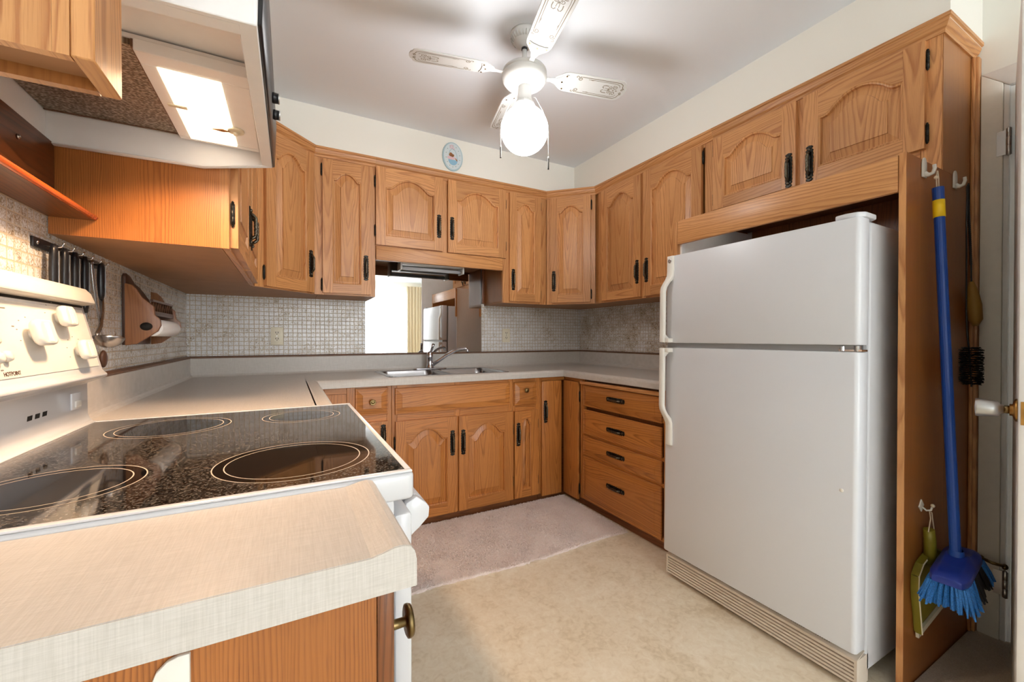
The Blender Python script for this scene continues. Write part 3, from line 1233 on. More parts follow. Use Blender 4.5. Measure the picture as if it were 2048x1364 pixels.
# over the hood and the narrow one nearest the photographer
c = thing('wall_cabinet', 'oak cabinet carrying the range hood, mostly hidden by it', 'cabinet', (-.34, 1.1, 1.83), 'oak wall cabinets')
carcass(c, XL + .006, XLF - FT - .001, .765, 1.452, 1.83, ZT)
face(c, FL(.765, 1.83), .687, ZT - 1.83, [(0, .04), (.32, .36), (.647, .687)], [(.04, .32, 0, .03), (.36, .647, 0, .03), (.04, .32, .38, .43), (.36, .647, .38, .43)], 'oak')
crown(c, [(XLF, .765), (XLF, 1.4568)])
door_leaf(c, FL(.79, 1.84), .30, .38, 'oak', .05, .055, .055, .055, ('r', .09), ('l', [.06, .32]))
door_leaf(c, FL(1.11, 1.84), .30, .38, 'oak', .05, .055, .055, .055, ('l', .09), ('r', [.06, .32]))
c = thing('wall_cabinet', 'narrow oak cabinet corner at top left, in front of hood filter', 'cabinet', (-.36, .66, 1.45), 'oak wall cabinets')
nz, nx0, ny0, ny1 = 1.452, -.188, .626, .713
mb = MB().mat('oak')
mb.box(XL + .006, nx0 - .034, ny0, ny0 + .012, nz, ZT, 'z')
mb.box(nx0 - .0338, nx0 - .0202, ny0, ny0 + .012, nz, ZT, 'z')
mb.mat('oak_panel').box(XL + .006, nx0 - .0202, ny1 - .012, ny1, nz, ZT, 'z')
mb.mat('under').box(XL + .006, nx0 - .0202, ny0 + .0125, ny1 - .0125, nz + .014, nz + .024)
mb.build('carcass', c)
mb = MB().mat('oak')
mb.box(nx0 - .02, nx0, ny0, ny1, nz, ZT, 'z')
mb.build('face_frame', c, bevel=.0015, seg=1)

mb = MB().mat('oak')
mb.box(XR - .036, XR - .004, .548, .567, .0105, 2.223, 'z')
mb.box(XR - .046, XR - .0362, .556, .567, .0105, 2.223, 'z')
tag(mb.build('corner_trim', bevel=.003), 'tall oak trim strip between broom panel and white door casing', 'trim')

# ------------------------------------------------------------------ base cabinets
BY, BX = 2.450, 1.756
def GB(x, z): return frame((x, BY, z), (1, 0, 0), (0, -1, 0))
def GR(y, z): return frame((BX, y, z), (0, -1, 0), (-1, 0, 0))
BH = .868


def base_carcass(parent, x0, x1, y0, y1, h=BH):
    mb = MB().mat('oak_end')
    mb.box(x0, x1, y0, y1, .055, h, 'z')
    return mb.build('carcass', parent)


def toe(parent, x0, x1, y0, y1, g):
    mb = MB().mat('oak_end')
    mb.box(x0, x1, y0, y1, .001, .0548, g)
    return mb.build('toe_kick', parent)


def bface(parent, T, h, stiles, rails):
    mb = MB(T).mat('oak_low')
    for a, b in stiles:
        board(mb, a, b, -FT, 0, 0, h, 'z')
    for a, b, c, d in rails:
        board(mb, a, b, -FT, 0, c, d, 'x')
    return mb.build('face_frame', parent, bevel=.0012, seg=1)


H0 = .055
c = thing('base_cabinet', 'oak base cabinet with small knobbed drawer, half behind the stove', 'cabinet', (.33, 2.7, 0), 'oak base cabinets')
base_carcass(c, .16, .527, BY + FT + .001, YB - .006)
toe(c, .14, .527, BY + .025, BY + .06, 'x')
bface(c, GB(.14, H0), BH - H0, [(0, .03), (.143, .19), (.36, .387)], [(.03, .143, .78, .813), (.19, .36, .607, .656), (.19, .36, .795, .813), (.03, .143, 0, .02), (.19, .36, 0, .02)])
mb = MB().mat('oak_low')
mb.box(.171, .282, BY + .006, BY + .017, .076, .834, 'z')
mb.build('filler_panel', c)
raised_front(c, GB(.327, .706), .178, .155, 'oak_low', ('k', .0775, .089))
door_leaf(c, GB(.327, .062), .178, .606, 'oak_low', .03, .05, .055, .055, ('r', .51), None)

c = thing('base_cabinet', 'oak sink base with two arched doors under long false front', 'cabinet', (.93, 2.7, 0), 'oak base cabinets')
mb = MB().mat('oak_end')
mb.box(.529, 1.325, BY + FT + .001, YB - .006, .055, .68, 'z')
mb.build('carcass', c)
toe(c, .529, 1.325, BY + .025, BY + .06, 'x')
bface(c, GB(.5285, H0), BH - H0, [(0, .03), (.385, .42), (.767, .7975)], [(.03, .385, .593, .655), (.42, .767, .593, .655), (.03, .385, .785, .813), (.42, .767, .785, .813), (.03, .385, 0, .02), (.42, .767, 0, .02)])
raised_front(c, GB(.546, .698), .758, .154, 'oak_low', None, 'false_front')
door_leaf(c, GB(.547, .06), .376, .598, 'oak_low', .07, .06, .068, .056, ('r', .434), ('l', [.07, .47]))
door_leaf(c, GB(.938, .06), .386, .595, 'oak_low', .07, .06, .068, .056, ('l', .431), ('r', [.12, .47]))

c = thing('base_cabinet', 'narrow oak base cabinet with small drawer right of the sink doors', 'cabinet', (1.43, 2.7, 0), 'oak base cabinets')
base_carcass(c, 1.327, 1.54, BY + FT + .001, YB - .006)
toe(c, 1.327, 1.54, BY + .025, BY + .06, 'x')
bface(c, GB(1.3265, H0), BH - H0, [(0, .022), (.18, .2135)], [(.022, .18, .593, .645), (.022, .18, .785, .813), (.022, .18, 0, .02)])
raised_front(c, GB(1.336, .689), .178, .157, 'oak_low', ('k', .102, .083))
door_leaf(c, GB(1.336, .062), .184, .588, 'oak_low', .036, .056, .055, .05, ('l', .432), ('r', [.10, .49]))

c = thing('corner_base_cabinet', 'inside corner base cabinet with folded plain oak slab doors', 'cabinet', (1.95, 2.7, 0), 'oak base cabinets')
mb = MB().mat('oak_end')
mb.prism([(1.542, BY + FT + .001), (BX + FT + .001, BY + FT + .001), (BX + FT + .001, 2.25), (XR - .006, 2.25), (XR - .006, YB - .006), (1.542, YB - .006)], .055, BH, 'z')
mb.build('carcass', c)
mb = MB().mat('oak_end')
mb.prism([(1.542, BY + .025), (BX + .025, BY + .025), (BX + .025, 2.25), (BX + .06, 2.25), (BX + .06, BY + .06), (1.542, BY + .06)], .001, .0548, 'z')
mb.build('toe_kick', c)
bface(c, GB(1.5405, H0), BH - H0, [(0, .02)], [(.02, .214, .788, .813)])
bface(c, GR(2.449, H0), BH - H0, [(.186, .199)], [(.0, .186, .788, .813)])
slab(c, GB(1.553, .04), .166, .804, 'oak_low', ('l', .59))
slab(c, GR(2.4365, .04), .168, .804, 'oak_low', None, ('r', [.075, .705]))

c = thing('drawer_cabinet', 'oak base cabinet with four iron-handled drawers beside the fridge', 'cabinet', (2.05, 1.85, 0), 'oak base cabinets')
base_carcass(c, BX + FT + .001, XR - .006, 1.462, 2.2485)
toe(c, BX + .025, BX + .06, 1.462, 2.2485, 'y')
bface(c, GR(2.2485, H0), BH - H0, [(0, .035), (.70, .786)], [(.035, .70, .635, .66), (.035, .70, .43, .45), (.035, .70, .29, .312), (.035, .70, 0, .02)])
for z0, z1, hz in ((.690, .83, .078), (.504, .667, .076), (.366, .488, .066), (.066, .350, .166)):
    raised_front(c, GR(2.220, z0), .664, z1 - z0, 'oak_low', ('h', hz, .322))
mb = MB().mat('oak')
mb.box(BX - .024, BX + .0, 1.54, 2.243, .835, .8575, 'y')
mb.build('pull_out_board', c, bevel=.004)

# near base cabinet, end on to the photographer
c = thing('base_cabinet', 'oak base cabinet end panel in the foreground with white hook', 'cabinet', (-.22, .57, 0), 'oak base cabinets')
mb = MB().mat('oak_panel')
mb.box(XL + .006, .078, .468, .682, .055, .872, 'z')
mb.build('carcass', c)
mb = MB().mat('oak_side')
mb.box(XL + .006, .083, .4625, .4678, .055, .872, 'z')
mb.build('end_panel', c)
toe(c, -.02, .0, .468, .682, 'y')
DTn = frame((.083, .4625, .705), (0, 1, 0), (1, 0, 0))
mb = MB(DTn).mat('oak_end')
mb.box(0, .216, 0, .020, 0, .166, 'x')
dw = mb.build('drawer', c, bevel=.005)
knob_mesh(dw, DTn @ Matrix.Translation((.036, .02, .098)) @ Matrix.Scale(1.12, 4))
mb = MB(frame((.083, .4625, .06), (0, 1, 0), (1, 0, 0))).mat('oak_end')
mb.box(0, .216, 0, .020, 0, .64, 'z')
mb.build('door', c, bevel=.005)

# ------------------------------------------------------------------ worktops
CT, CB = .914, .872
edge = [(.0, CB), (.0, CT - .02), (.0, .900), (.002, .908), (.007, .9145), (.014, .9175), (.022, .9178), (.034, .9165), (.048, CT), (.06, CT), (.06, CT - .012), (.03, CB)]


def front_profile():
    return [(-o, z) for o, z in edge]


sx0, sx1, sy0, sy1 = .545, 1.305, 2.485, 2.945
c = thing('worktop', 'white linen-look laminate worktop wrapping the sink corner', 'worktop', (.9, 2.7, CB))
mb = MB().mat('laminate')
fx, fy, rx = .14, 2.415, 1.722


def slabtop(a, b, c_, d):
    mb.box(a, b, c_, d, CT - .03, CT)


slabtop(XL + .002, fx - .055, 1.522, YB - .002)
slabtop(fx - .055, sx0, fy + .055, YB - .002)
slabtop(sx1, rx + .055, fy + .055, YB - .002)
slabtop(rx + .055, XR - .002, 1.46, YB - .002)
slabtop(sx0, sx1, fy + .055, sy0)
slabtop(sx0, sx1, sy1, YB - .002)
mb.build('top', c, weld=False)
mb = MB().mat('laminate')
sweep(mb, [(fx, 1.522), (fx, fy), (rx, fy), (rx, 1.46)], front_profile())
mb.build('front_edge', c)
mb = MB().mat('laminate')
ST = 1.026
sweep(mb, [(XL + .005, 1.53), (XL + .005, YB - .006), (XR - .006, YB - .006), (XR - .006, 1.46)],
      [(.0, CT), (.034, CT), (.027, CT + .006), (.022, CT + .014), (.020, CT + .03), (.020, ST - .004), (.017, ST), (.0, ST)])
mb.build('backsplash', c)

c = thing('worktop', 'short peach-lit laminate worktop strip between stove and photographer', 'worktop', (-.2, .565, CB))
mb = MB().mat('laminate')
prof = [(-.527, CB), (-.527, CT), (.076, CT), (.088, .9165), (.100, .9195), (.109, .9200), (.117, .9175), (.122, .911), (.124, .902), (.124, CB)]
for pts in ([(p[0], p[1]) for p in prof],):
    mb.prism(pts, .4515, .686, 'y')
mb.build('top', c)
mb = MB().mat('laminate')
mb.prism([(p[0], p[1] - (.0006 if i not in (0, 9) else 0)) for i, p in enumerate(prof)], .4500, .4513, 'y')
mb.build('end_cap', c)

# ------------------------------------------------------------------ sink and tap
c = thing('sink', 'double-bowl stainless steel sink set into the back worktop', 'sink', (.93, 2.71, .914))
mb = MB().mat('steel')
zr = CT + .0045
X0, X1, Y0, Y1 = .515, 1.325, 2.452, 2.975


def ringpts(x0, x1, y0, y1, r, z, n=6):
    return [(p[0], p[1], z) for p in rrect(x0, x1, y0, y1, r, n)]


rim_o = ringpts(X0, X1, Y0, Y1, .05, CT + .0005)
rim_t = ringpts(X0 + .004, X1 - .004, Y0 + .004, Y1 - .004, .047, zr)
mb.rings([rim_o, rim_t], True, False)
mid = .918
bowls = ((X0 + .03, mid - .014, Y0 + .03, Y1 - .085), (mid + .014, X1 - .03, Y0 + .03, Y1 - .085))
# deck as strips around the bowls
xs = [X0 + .004, bowls[0][0], bowls[0][1], bowls[1][0], bowls[1][1], X1 - .004]


def deck(a, b, c_, d):
    mb.poly([(a, c_, zr), (b, c_, zr), (b, d, zr), (a, d, zr)])


deck(X0 + .03, X1 - .03, Y0 + .004, bowls[0][2])
deck(X0 + .03, X1 - .03, bowls[0][3], Y1 - .004)
deck(bowls[0][1], bowls[1][0], bowls[0][2], bowls[0][3])
deck(X0 + .004, X0 + .03, Y0 + .03, Y1 - .03)
deck(X1 - .03, X1 - .004, Y0 + .03, Y1 - .03)
deck(X0 + .012, X0 + .03, Y0 + .012, Y0 + .03)
mb.build('rim', c, recalc=False, weld=False)
for i, (a, b, e, d) in enumerate(bowls):
    mb = MB().mat('steel')
    n = 6
    rr = [ringpts(a - .001, b + .001, e - .001, d + .001, .0015, zr, n), ringpts(a + .002, b - .002, e + .002, d - .002, .05, zr - .004, n), ringpts(a + .012, b - .012, e + .012, d - .012, .055, zr - .06, n),
          ringpts(a + .02, b - .02, e + .02, d - .02, .06, zr - .15, n), ringpts(a + .05, b - .05, e + .05, d - .05, .05, zr - .17, n)]
    for A, B in zip(rr[:-1], rr[1:]):
        for k in range(len(A)):
            j = (k + 1) % len(A)
            mb.poly([A[j], A[k], B[k], B[j]], None, True)
    mb.poly(list(rr[-1]))
    mb.build('bowl', c, recalc=False)
c = thing('tap', 'chrome single-lever tap with long spout standing behind the sink', 'tap', (.905, 2.925, .918))
tx, ty = .905, 2.928
mb = MB().mat('chrome')
mb.prism(rrect(tx - .125, tx + .125, ty - .027, ty + .027, .026), zr, zr + .009, 'z')
mb.build('base_plate', c, bevel=.004)
mb = MB().mat('chrome')
mb.lathe([(.030, .009), (.027, .018), (.022, .03), (.021, .075), (.0235, .082), (.0235, .10), (.020, .118), (.013, .128), (.0005, .130)], (tx, ty, zr), 'z', 22)
mb.build('body', c)
mb = MB().mat('chrome')
mb.tube([(tx + .004, ty - .004, zr + .118), (tx + .008, ty - .012, zr + .135), (tx + .012, ty - .022, zr + .16), (tx + .016, ty - .034, zr + .182)], [.012, .010, .009, .011], 10)
mb.build('lever', c)
mb = MB().mat('chrome')
sp = [(tx + .01, ty - .008, zr + .028), (tx + .05, ty - .03, zr + .058), (tx + .105, ty - .06, zr + .102), (tx + .15, ty - .085, zr + .130), (tx + .19, ty - .107, zr + .146), (tx + .225, ty - .126, zr + .150), (tx + .238, ty - .133, zr + .147)]
mb.tube(sp, [.014, .0125, .0115, .011, .0105, .0105, .0105], 12)
mb.lathe([(.010, -.018), (.0115, -.016), (.0115, .004), (.004, .006)], (tx + .238, ty - .133, zr + .142), 'z', 12)
mb.build('spout', c)

# mirror and strip light under the valance
mb = MB().mat('mirror')
mb.box(.476, 1.3645, YB - .006, YB - .001, 1.038, 1.702)
tag(mb.build('wall_mirror', weld=True), 'frameless wall mirror behind the sink reflecting curtains and fridge', 'mirror')
c = thing('strip_light', 'white fluorescent strip light under the sink valance', 'light', (.91, 2.87, 1.60))
mb = MB().mat('white_paint')
lx0, lx1, ly = .672, 1.135, 2.862
mb.box(lx0, lx1, ly - .02, ly + .06, 1.655, 1.7115)
mb.box(lx0, lx0 + .012, ly - .028, ly + .068, 1.612, 1.662)
mb.box(lx1 - .012, lx1, ly - .028, ly + .068, 1.612, 1.662)
mb.build('housing', c, bevel=.002)
mb = MB().mat('tube')
mb.lathe([(.013, 0), (.013, lx1 - lx0 - .026)], (lx0 + .013, ly + .018, 1.630), 'x', 14)
mb.build('tube', c)
mb = MB().mat('alu')
for xx in (lx0 + .0125, lx1 - .022):
    mb.lathe([(.0145, 0), (.0145, .009)], (xx, ly + .018, 1.630), 'x', 12)
mb.build('lamp_holder', c)


def outlet(label, x, z):
    c = thing('wall_outlet', label, 'outlet', (x, YB - .007, z - .057), 'double wall outlets')
    mb = MB().mat('cream_plastic')
    mb.box(x - .035, x + .035, YB - .010, YB - .0045, z - .057, z + .057)
    mb.build('cover_plate', c, bevel=.002)
    for s in (-1, 1):
        zc = z + s * .0195
        mb = MB().mat('cream_plastic')
        mb.prism(rrect(x - .0165, x + .0165, zc - .0135, zc + .0135, .011), YB - .0125, YB - .0103, 'y')
        mb.mat('black')
        for dx_ in (-.0065, .0065):
            mb.box(x + dx_ - .0017, x + dx_ + .0017, YB - .0128, YB - .0126, zc - .002, zc + .0085)
        mb.prism([(x + .0028 * cos(a * pi / 4), zc - .007 + .0028 * sin(a * pi / 4)) for a in range(8)], YB - .0128, YB - .0126, 'y')
        mb.build('socket', c, recalc=True)
    mb = MB().mat('steel')
    mb.lathe([(.003, 0), (.003, .0015), (.0005, .002)], (x, YB - .012, z), 'y', 8)
    mb.build('screw', c)


outlet('cream double outlet on the mosaic left of the mirror', -.064, 1.158)
outlet('cream double outlet on the mosaic right of the mirror', 1.59, 1.166)

# oval china plaque on the soffit
c = thing('wall_plaque', 'small oval blue-rimmed china plaque hung on the soffit', 'plaque', (.995, 2.70, 2.29))


def oval(mb, cx, cz, rx_, rz_, y0, y1, n=32, rot=0):
    pts = []
    for k in range(n):
        a = 2 * pi * k / n
        x, z = rx_ * cos(a), rz_ * sin(a)
        pts.append((cx + x * cos(rot) - z * sin(rot), cz + x * sin(rot) + z * cos(rot)))
    mb.prism(pts, y0, y1, 'y')


pc = (.995, 2.388)
mb = MB().mat('china_rim')
oval(mb, pc[0], pc[1], .074, .098, 2.692, 2.703)
mb.build('rim', c, bevel=.004, angle=20)
mb = MB().mat('china')
oval(mb, pc[0], pc[1], .065, .089, 2.6895, 2.6918)
mb.build('face', c)
mb = MB()
yy0, yy1 = 2.6886, 2.6893
mb.mat('china_blue')
mb.prism([(pc[0] - .033 + .066 * k / 10, pc[1] - .024) for k in range(11)] + [(pc[0] + .033 * cos(a), pc[1] - .026 + .034 * sin(a)) for a in [-.2 - 2.74 * k / 10 for k in range(11)]], yy0, yy1, 'y')
mb.mat('china_pink')
oval(mb, pc[0] - .012, pc[1] - .012, .030, .012, yy0, yy1)
for k in range(5):
    oval(mb, pc[0] - .01 + .010 * cos(k * 1.26), pc[1] + .062 + .010 * sin(k * 1.26), .007, .005, yy0, yy1, 10)
oval(mb, pc[0] + .006, pc[1] + .05, .009, .005, yy0, yy1, 10, .6)
mb.mat('china_brown')
oval(mb, pc[0] - .016, pc[1] + .010, .014, .013, yy0 - .0004, yy1 - .0008)
oval(mb, pc[0] - .002, pc[1] + .004, .012, .009, yy0 - .0004, yy1 - .0008, 12, .7)
oval(mb, pc[0] + .024, pc[1] - .020, .012, .004, yy0 - .0004, yy1 - .0008, 14, -.9)
mb.mat('china_sage')
for k in range(14):
    a = k * .449 + .2
    oval(mb, pc[0] + .05 * cos(a), pc[1] + .072 * sin(a), .0035, .0028, yy0, yy1, 8)
mb.mat('china_rim')
mb.tube([(pc[0] - .028, yy0, pc[1] + .01), (pc[0] - .022, yy0, pc[1] + .035), (pc[0] - .004, yy0, pc[1] + .052), (pc[0] + .016, yy0, pc[1] + .04), (pc[0] + .028, yy0, pc[1] + .012), (pc[0] + .032, yy0, pc[1] - .02)], .0018, 6)
mb.build('painted_picture', c, weld=False)

# ------------------------------------------------------------------ stove
c = thing('stove', 'white electric range with black speckled ceramic glass top', 'stove', (-.15, 1.1, 0))
SX0, SX1, SY0, SY1 = -.515, .187, .690, 1.516
mb = MB().mat('enamel')
mb.box(SX0, .155, SY0 + .008, SY1 - .008, .03, .874)
mb.box(-.45, .10, SY0 + .05, SY1 - .05, .001, .031)
mb.build('body', c, bevel=.004)
mb = MB().mat('enamel')
# top slab with a recess rim for the glass
mb.prism(rrect(SX0 + .005, SX1, SY0, SY1, .012, 4), .8745, .9185, 'z')
mb.build('top_frame', c, bevel=.006, seg=3)
gx0, gx1, gy0, gy1 = -.452, .174, SY0 + .016, SY1 - .018
mb = MB().mat('enamel')
for a, b, d, e in ((gx0 - .012, gx1 + .010, SY0 + .004, gy0), (gx0 - .012, gx1 + .010, gy1, SY1 - .005), (gx1, SX1 - .003, gy0 + .0002, gy1 - .0002)):
    mb.box(a, b, d, e, .9187, .9225)
mb.build('rim', c, bevel=.0015, seg=2)
mb = MB().mat('cooktop')
mb.box(gx0, gx1, gy0 + .0003, gy1 - .0003, .9187, .9212)
mb.build('cooktop', c)


def disc(mb, cx, cy, r, z, n=64, r0=0.0):
    P = [(cx + r * cos(2 * pi * k / n), cy + r * sin(2 * pi * k / n), z) for k in range(n)]
    if r0 <= 0:
        mb.poly(P)
    else:
        Q = [(cx + r0 * cos(2 * pi * k / n), cy + r0 * sin(2 * pi * k / n), z) for k in range(n)]
        for k in range(n):
            j = (k + 1) % n
            mb.poly([Q[k], P[k], P[j], Q[j]])


for bx, by, r in ((.012, .862, .128), (-.312, .872, .108), (-.258, 1.322, .124), (.035, 1.335, .100)):
    mb = MB().mat('burner')
    disc(mb, bx, by, r, .92130)
    mb.mat('burner_line')
    disc(mb, bx, by, r, .92142, 72, r - .0018)
    disc(mb, bx, by, r - .017, .92142, 72, r - .0188)
    mb.build('burner', c, recalc=False, weld=False)
# backguard: curved riser, ledge, slanted control panel, overhanging cap
mb = MB().mat('enamel')
prof = [(-.518, .9188), (-.4535, .9188), (-.4525, .9225), (-.460, .925), (-.466, .932), (-.470, .945), (-.471, 1.026), (-.436, 1.040), (-.431, 1.044), (-.431, 1.050), (-.437, 1.056), (-.441, 1.062), (-.479, 1.229), (-.518, 1.229)]
mb.prism(prof, SY0 + .012, SY1 - .010, 'y')
mb.build('backguard', c, bevel=.002, seg=2)
mb = MB().mat('plastic')
cap = [(-.520, 1.2295), (-.480, 1.2295), (-.456, 1.234), (-.4545, 1.239), (-.463, 1.262), (-.473, 1.274), (-.490, 1.279), (-.520, 1.279)]
mb.prism(cap, SY0 + .010, SY1 - .008, 'y')
mb.build('backguard_cap', c, bevel=.003)
mb = MB().mat('void')  # dark strip painting the shade below the cap overhang
mb.box(-.4795, -.4778, SY0 + .02, SY1 - .018, 1.2215, 1.2293)
mb.build('cap_shade_strip', c)
pd = Vector((-.038, 0, .167)).normalized()       # up the slanted panel
pn = Vector((.167, 0, .038)).normalized()        # out of it
PT = Matrix.Identity(4)
for i in range(3):
    PT[i][0], PT[i][1], PT[i][2] = (0, 1, 0)[i], pn[i], pd[i]
PT[0][3], PT[1][3], PT[2][3] = -.441, 0, 1.062   # local x = room Y, y = out, z = up the panel
PH = .171
mb = MB(PT).mat('plastic')
mb.box(SY0 + .03, SY1 - .028, .0002, .0014, .010, PH - .012)
mb.build('control_panel', c)
for yk, zk, s in ((1.335, .132, 1.0), (1.205, .092, 1.12), (1.385, .052, 1.0), (.84, .132, 1), (.90, .052, 1)):
    mb = MB(PT).mat('plastic')
    w_, h_ = .030 * s, .024 * s
    def sq(k, y):
        return [(yk + .0 + p[0], y, zk + p[1]) for p in rrect(-w_ * k, w_ * k, -h_ * k, h_ * k, .014 * s * k, 5)]
    mb.lathe([(.012, .0014), (.012, .012)], (yk, 0, zk), 'y', 16)
    mb.rings([sq(.86, .012), sq(.98, .016), sq(1, .022), sq(.95, .027), sq(.80, .0285)], True, True)
    mb.mat('tube').box(yk - .009 * s, yk + .009 * s, .0284, .0290, zk - h_ * .74, zk + h_ * .74)
    mb.build('control_knob', c)
for yk, zk in ((1.060, .113), (1.072, .082), (1.048, .050), (1.066, .048), (1.092, .050), (1.02, .048)):
    mb = MB(PT).mat('plastic')
    mb.lathe([(.0105, .0014), (.0105, .006), (.009, .010), (.005, .0115), (.0005, .012)], (yk, 0, zk), 'y', 14)
    mb.build('button', c)
mb = MB(PT).mat('carved_dark')
mb.box(.955, 1.028, .0014, .0022, .084, .118)
mb.build('clock_display', c)
mb = MB(PT).mat('print_grey')
for yk, zk in ((1.335, .132), (1.205, .092), (1.385, .052)):
    for k in range(7):
        a = radians(200 - k * 36)
        mb.box(yk + .047 * cos(a) - .0022, yk + .047 * cos(a) + .0022, .00145, .0017, zk + .036 * sin(a) - .0009, zk + .036 * sin(a) + .0009)
for yk, zk, w_ in ((1.135, .143, .018), (1.03, .146, .02), (1.05, .026, .008), (1.072, .026, .008), (1.118, .052, .008), (1.15, .108, .008), (1.245, .122, .008)):
    mb.box(yk - w_ / 2, yk + w_ / 2, .00145, .0017, zk - .0012, zk + .0012)
for yk, zk, s in ((1.083, .114, 1), (1.095, .083, -1)):
    mb.prism([(yk - .003, zk - .003 * s), (yk + .003, zk - .003 * s), (yk, zk + .003 * s)], .00145, .0017, 'y')
mb.build('panel_print', c, weld=False)
fd = bpy.data.curves.new('brand_lettering', 'FONT')
fd.body = 'HOTPOINT'
fd.size = .0105
fd.extrude = .0001
fd.offset = .0003
ft = bpy.data.objects.new('brand_lettering', fd)
COL.objects.link(ft)
fd.materials.append(M['carved_dark'])
bpy.context.view_layer.update()
dg = bpy.context.evaluated_depsgraph_get()
fm = bpy.data.meshes.new_from_object(ft.evaluated_get(dg))
bpy.data.objects.remove(ft, do_unlink=True)
ft = bpy.data.objects.new('brand_lettering', fm)
COL.objects.link(ft)
tm = PT @ Matrix.Translation((1.072, .0016, .0145)) @ Matrix.Rotation(radians(90), 4, 'X')
# text x must run along +Y of the room and its face look out of the panel
ft.matrix_basis = tm
mpi = world_of(c).inverted()
ft.parent = c
ft.matrix_parent_inverse = mpi
# vent slots and socket cover on the riser
mb = MB().mat('void')
for k in range(3):
    y0 = 1.213 + k * .030
    mb.prism([(y0, .974), (y0 + .019, .974), (y0 + .022, .984), (y0 + .003, .984)], -.4712, -.4702, 'x')
mb.build('vent_slot', c, weld=False)
mb = MB().mat('enamel')
mb.box(-.4708, -.467, 1.405, 1.455, .967, 1.008)
mb.mat('plastic').box(-.467, -.4635, 1.417, 1.447, .972, .988)
mb.build('socket_cover', c, bevel=.001)
# oven door, drawer, handle
mb = MB().mat('enamel')
mb.box(.1555, .185, SY0 + .010, SY1 - .010, .225, .848)
mb.build('oven_door', c, bevel=.006, seg=2)
mb = MB().mat('blackgloss')
mb.box(.1852, .1864, SY0 + .15, SY1 - .15, .40, .70)
mb.build('oven_window', c)
mb = MB().mat('enamel')
mb.box(.1555, .185, SY0 + .010, SY1 - .010, .06, .215)
mb.build('storage_drawer', c, bevel=.006)
mb = MB().mat('enamel')
hp = [(.186, .777), (.212, .797), (.229, .813), (.2305, .831), (.224, .840), (.206, .855), (.200, .851), (.214, .834), (.214, .820), (.186, .798)]
mb.prism(hp, SY0 + .075, SY1 - .075, 'y')
he = [(.186, .777), (.212, .797), (.229, .813), (.2305, .831), (.224, .840), (.206, .855), (.186, .845)]
mb.prism(he, SY0 + .058, SY0 + .0748, 'y')
mb.prism(he, SY1 - .0748, SY1 - .058, 'y')
mb.build('oven_handle', c, bevel=.003)

# ------------------------------------------------------------------ range hood
c = thing('range_hood', 'white range hood with black control front and lit lamp', 'hood', (-.28, 1.1, 1.62))
hx0, hx1, hy0, hy1, hz0, hz1 = XL + .004, -.045, .760, 1.4515, 1.623, 1.8285
mb = MB().mat('hoodwhite')
# far and near cheeks, rising slightly toward the front
for a, b in ((hy1 - .010, hy1), (hy0, hy0 + .010)):
    kz_ = .036 if a > 1 else .009
    mb.prism([(hx0, hz0), (-.209, hz0 + .002), (hx1, hz0 + kz_), (hx1 + .006, hz1 - .03), (hx1 - .02, hz1), (hx0, hz1)], a, b, 'y')
for a, b, kz_ in ((hy1 - .016, hy1 - .010, .036), (hy0 + .010, hy0 + .036, .009)):
    mb.prism([(hx0, hz0 + .001), (-.209, hz0 + .003), (hx1, hz0 + kz_ + .001), (hx1, hz0 + kz_ + .005), (-.209, hz0 + .007), (hx0, hz0 + .005)], a, b, 'y')
mb.box(hx0, hx1 - .02, hy0 + .032, hy0 + .036, hz0 + .012, 1.725)
mb.box(hx0, hx0 + .004, hy0 + .0105, hy1 - .0105, hz0 + .004, hz1 - .005)
mb.box(hx0 + .004, hx1 - .004, hy0 + .0105, hy1 - .0105, 1.726, 1.732)
mb.build('shell', c, bevel=.0015, seg=1)
mb = MB().mat('hoodwhite')
mb.rings([[(hx1 - .022, y, hz0 + q), (hx1 + .004, y, hz0 + q + .001), (hx1 + .008, y, hz1 - .03), (hx1 - .012, y, hz1), (hx1 - .024, y, hz1)] for y, q in ((hy0 + .0005, .008), (hy1 - .0005, .035))], True, True, False)
mb.build('front_lip', c, bevel=.0015, seg=1)
mb = MB().mat('black')
mb.rings([[(hx1 + .0042, y, hz0 + q), (hx1 + .0105, y, hz0 + q + .003), (hx1 + .0155, y, hz1 - .045), (hx1 + .0085, y, hz1 - .032)] for y, q in ((hy0 + .002, .011), (hy1 - .001, .0375))], True, True, False)
mb.build('control_front', c, bevel=.0015, seg=1)
for yk in (1.15, 1.235):
    mb = MB().mat('black')
    mb.lathe([(.0115, .0), (.0125, .003), (.0115, .012)], (hx1 + .0125, yk, 1.722), 'x', 18)
    mb.mat('alu').lathe([(.0118, .0122), (.0118, .0155), (.0100, .0163), (.0005, .0164)], (hx1 + .0125, yk, 1.722), 'x', 18)
    mb.build('control_knob', c)
fz = 1.702
fy0, fy1 = 1.035, hy1 - .024
mb = MB().mat('hoodwhite')
mb.box(hx0 + .005, hx1 - .025, fy0 + .001, fy1 - .0, fz + .012, fz + .020)
mb.build('filter_plate', c)
mb = MB().mat('filter')
mb.box(hx0 + .008, -.262, fy0 + .004, fy1 - .004, fz, fz + .0115)
mb.build('grease_filter', c)
mb = MB().mat('trim_brown')
mb.box(hx0 + .006, -.262, fy1 - .0038, fy1 + .001, fz - .002, fz + .0115)
mb.box(-.2618, -.2575, fy0 + .002, fy1 - .001, fz - .004, fz + .0115)
mb.build('filter_edge', c, weld=False)
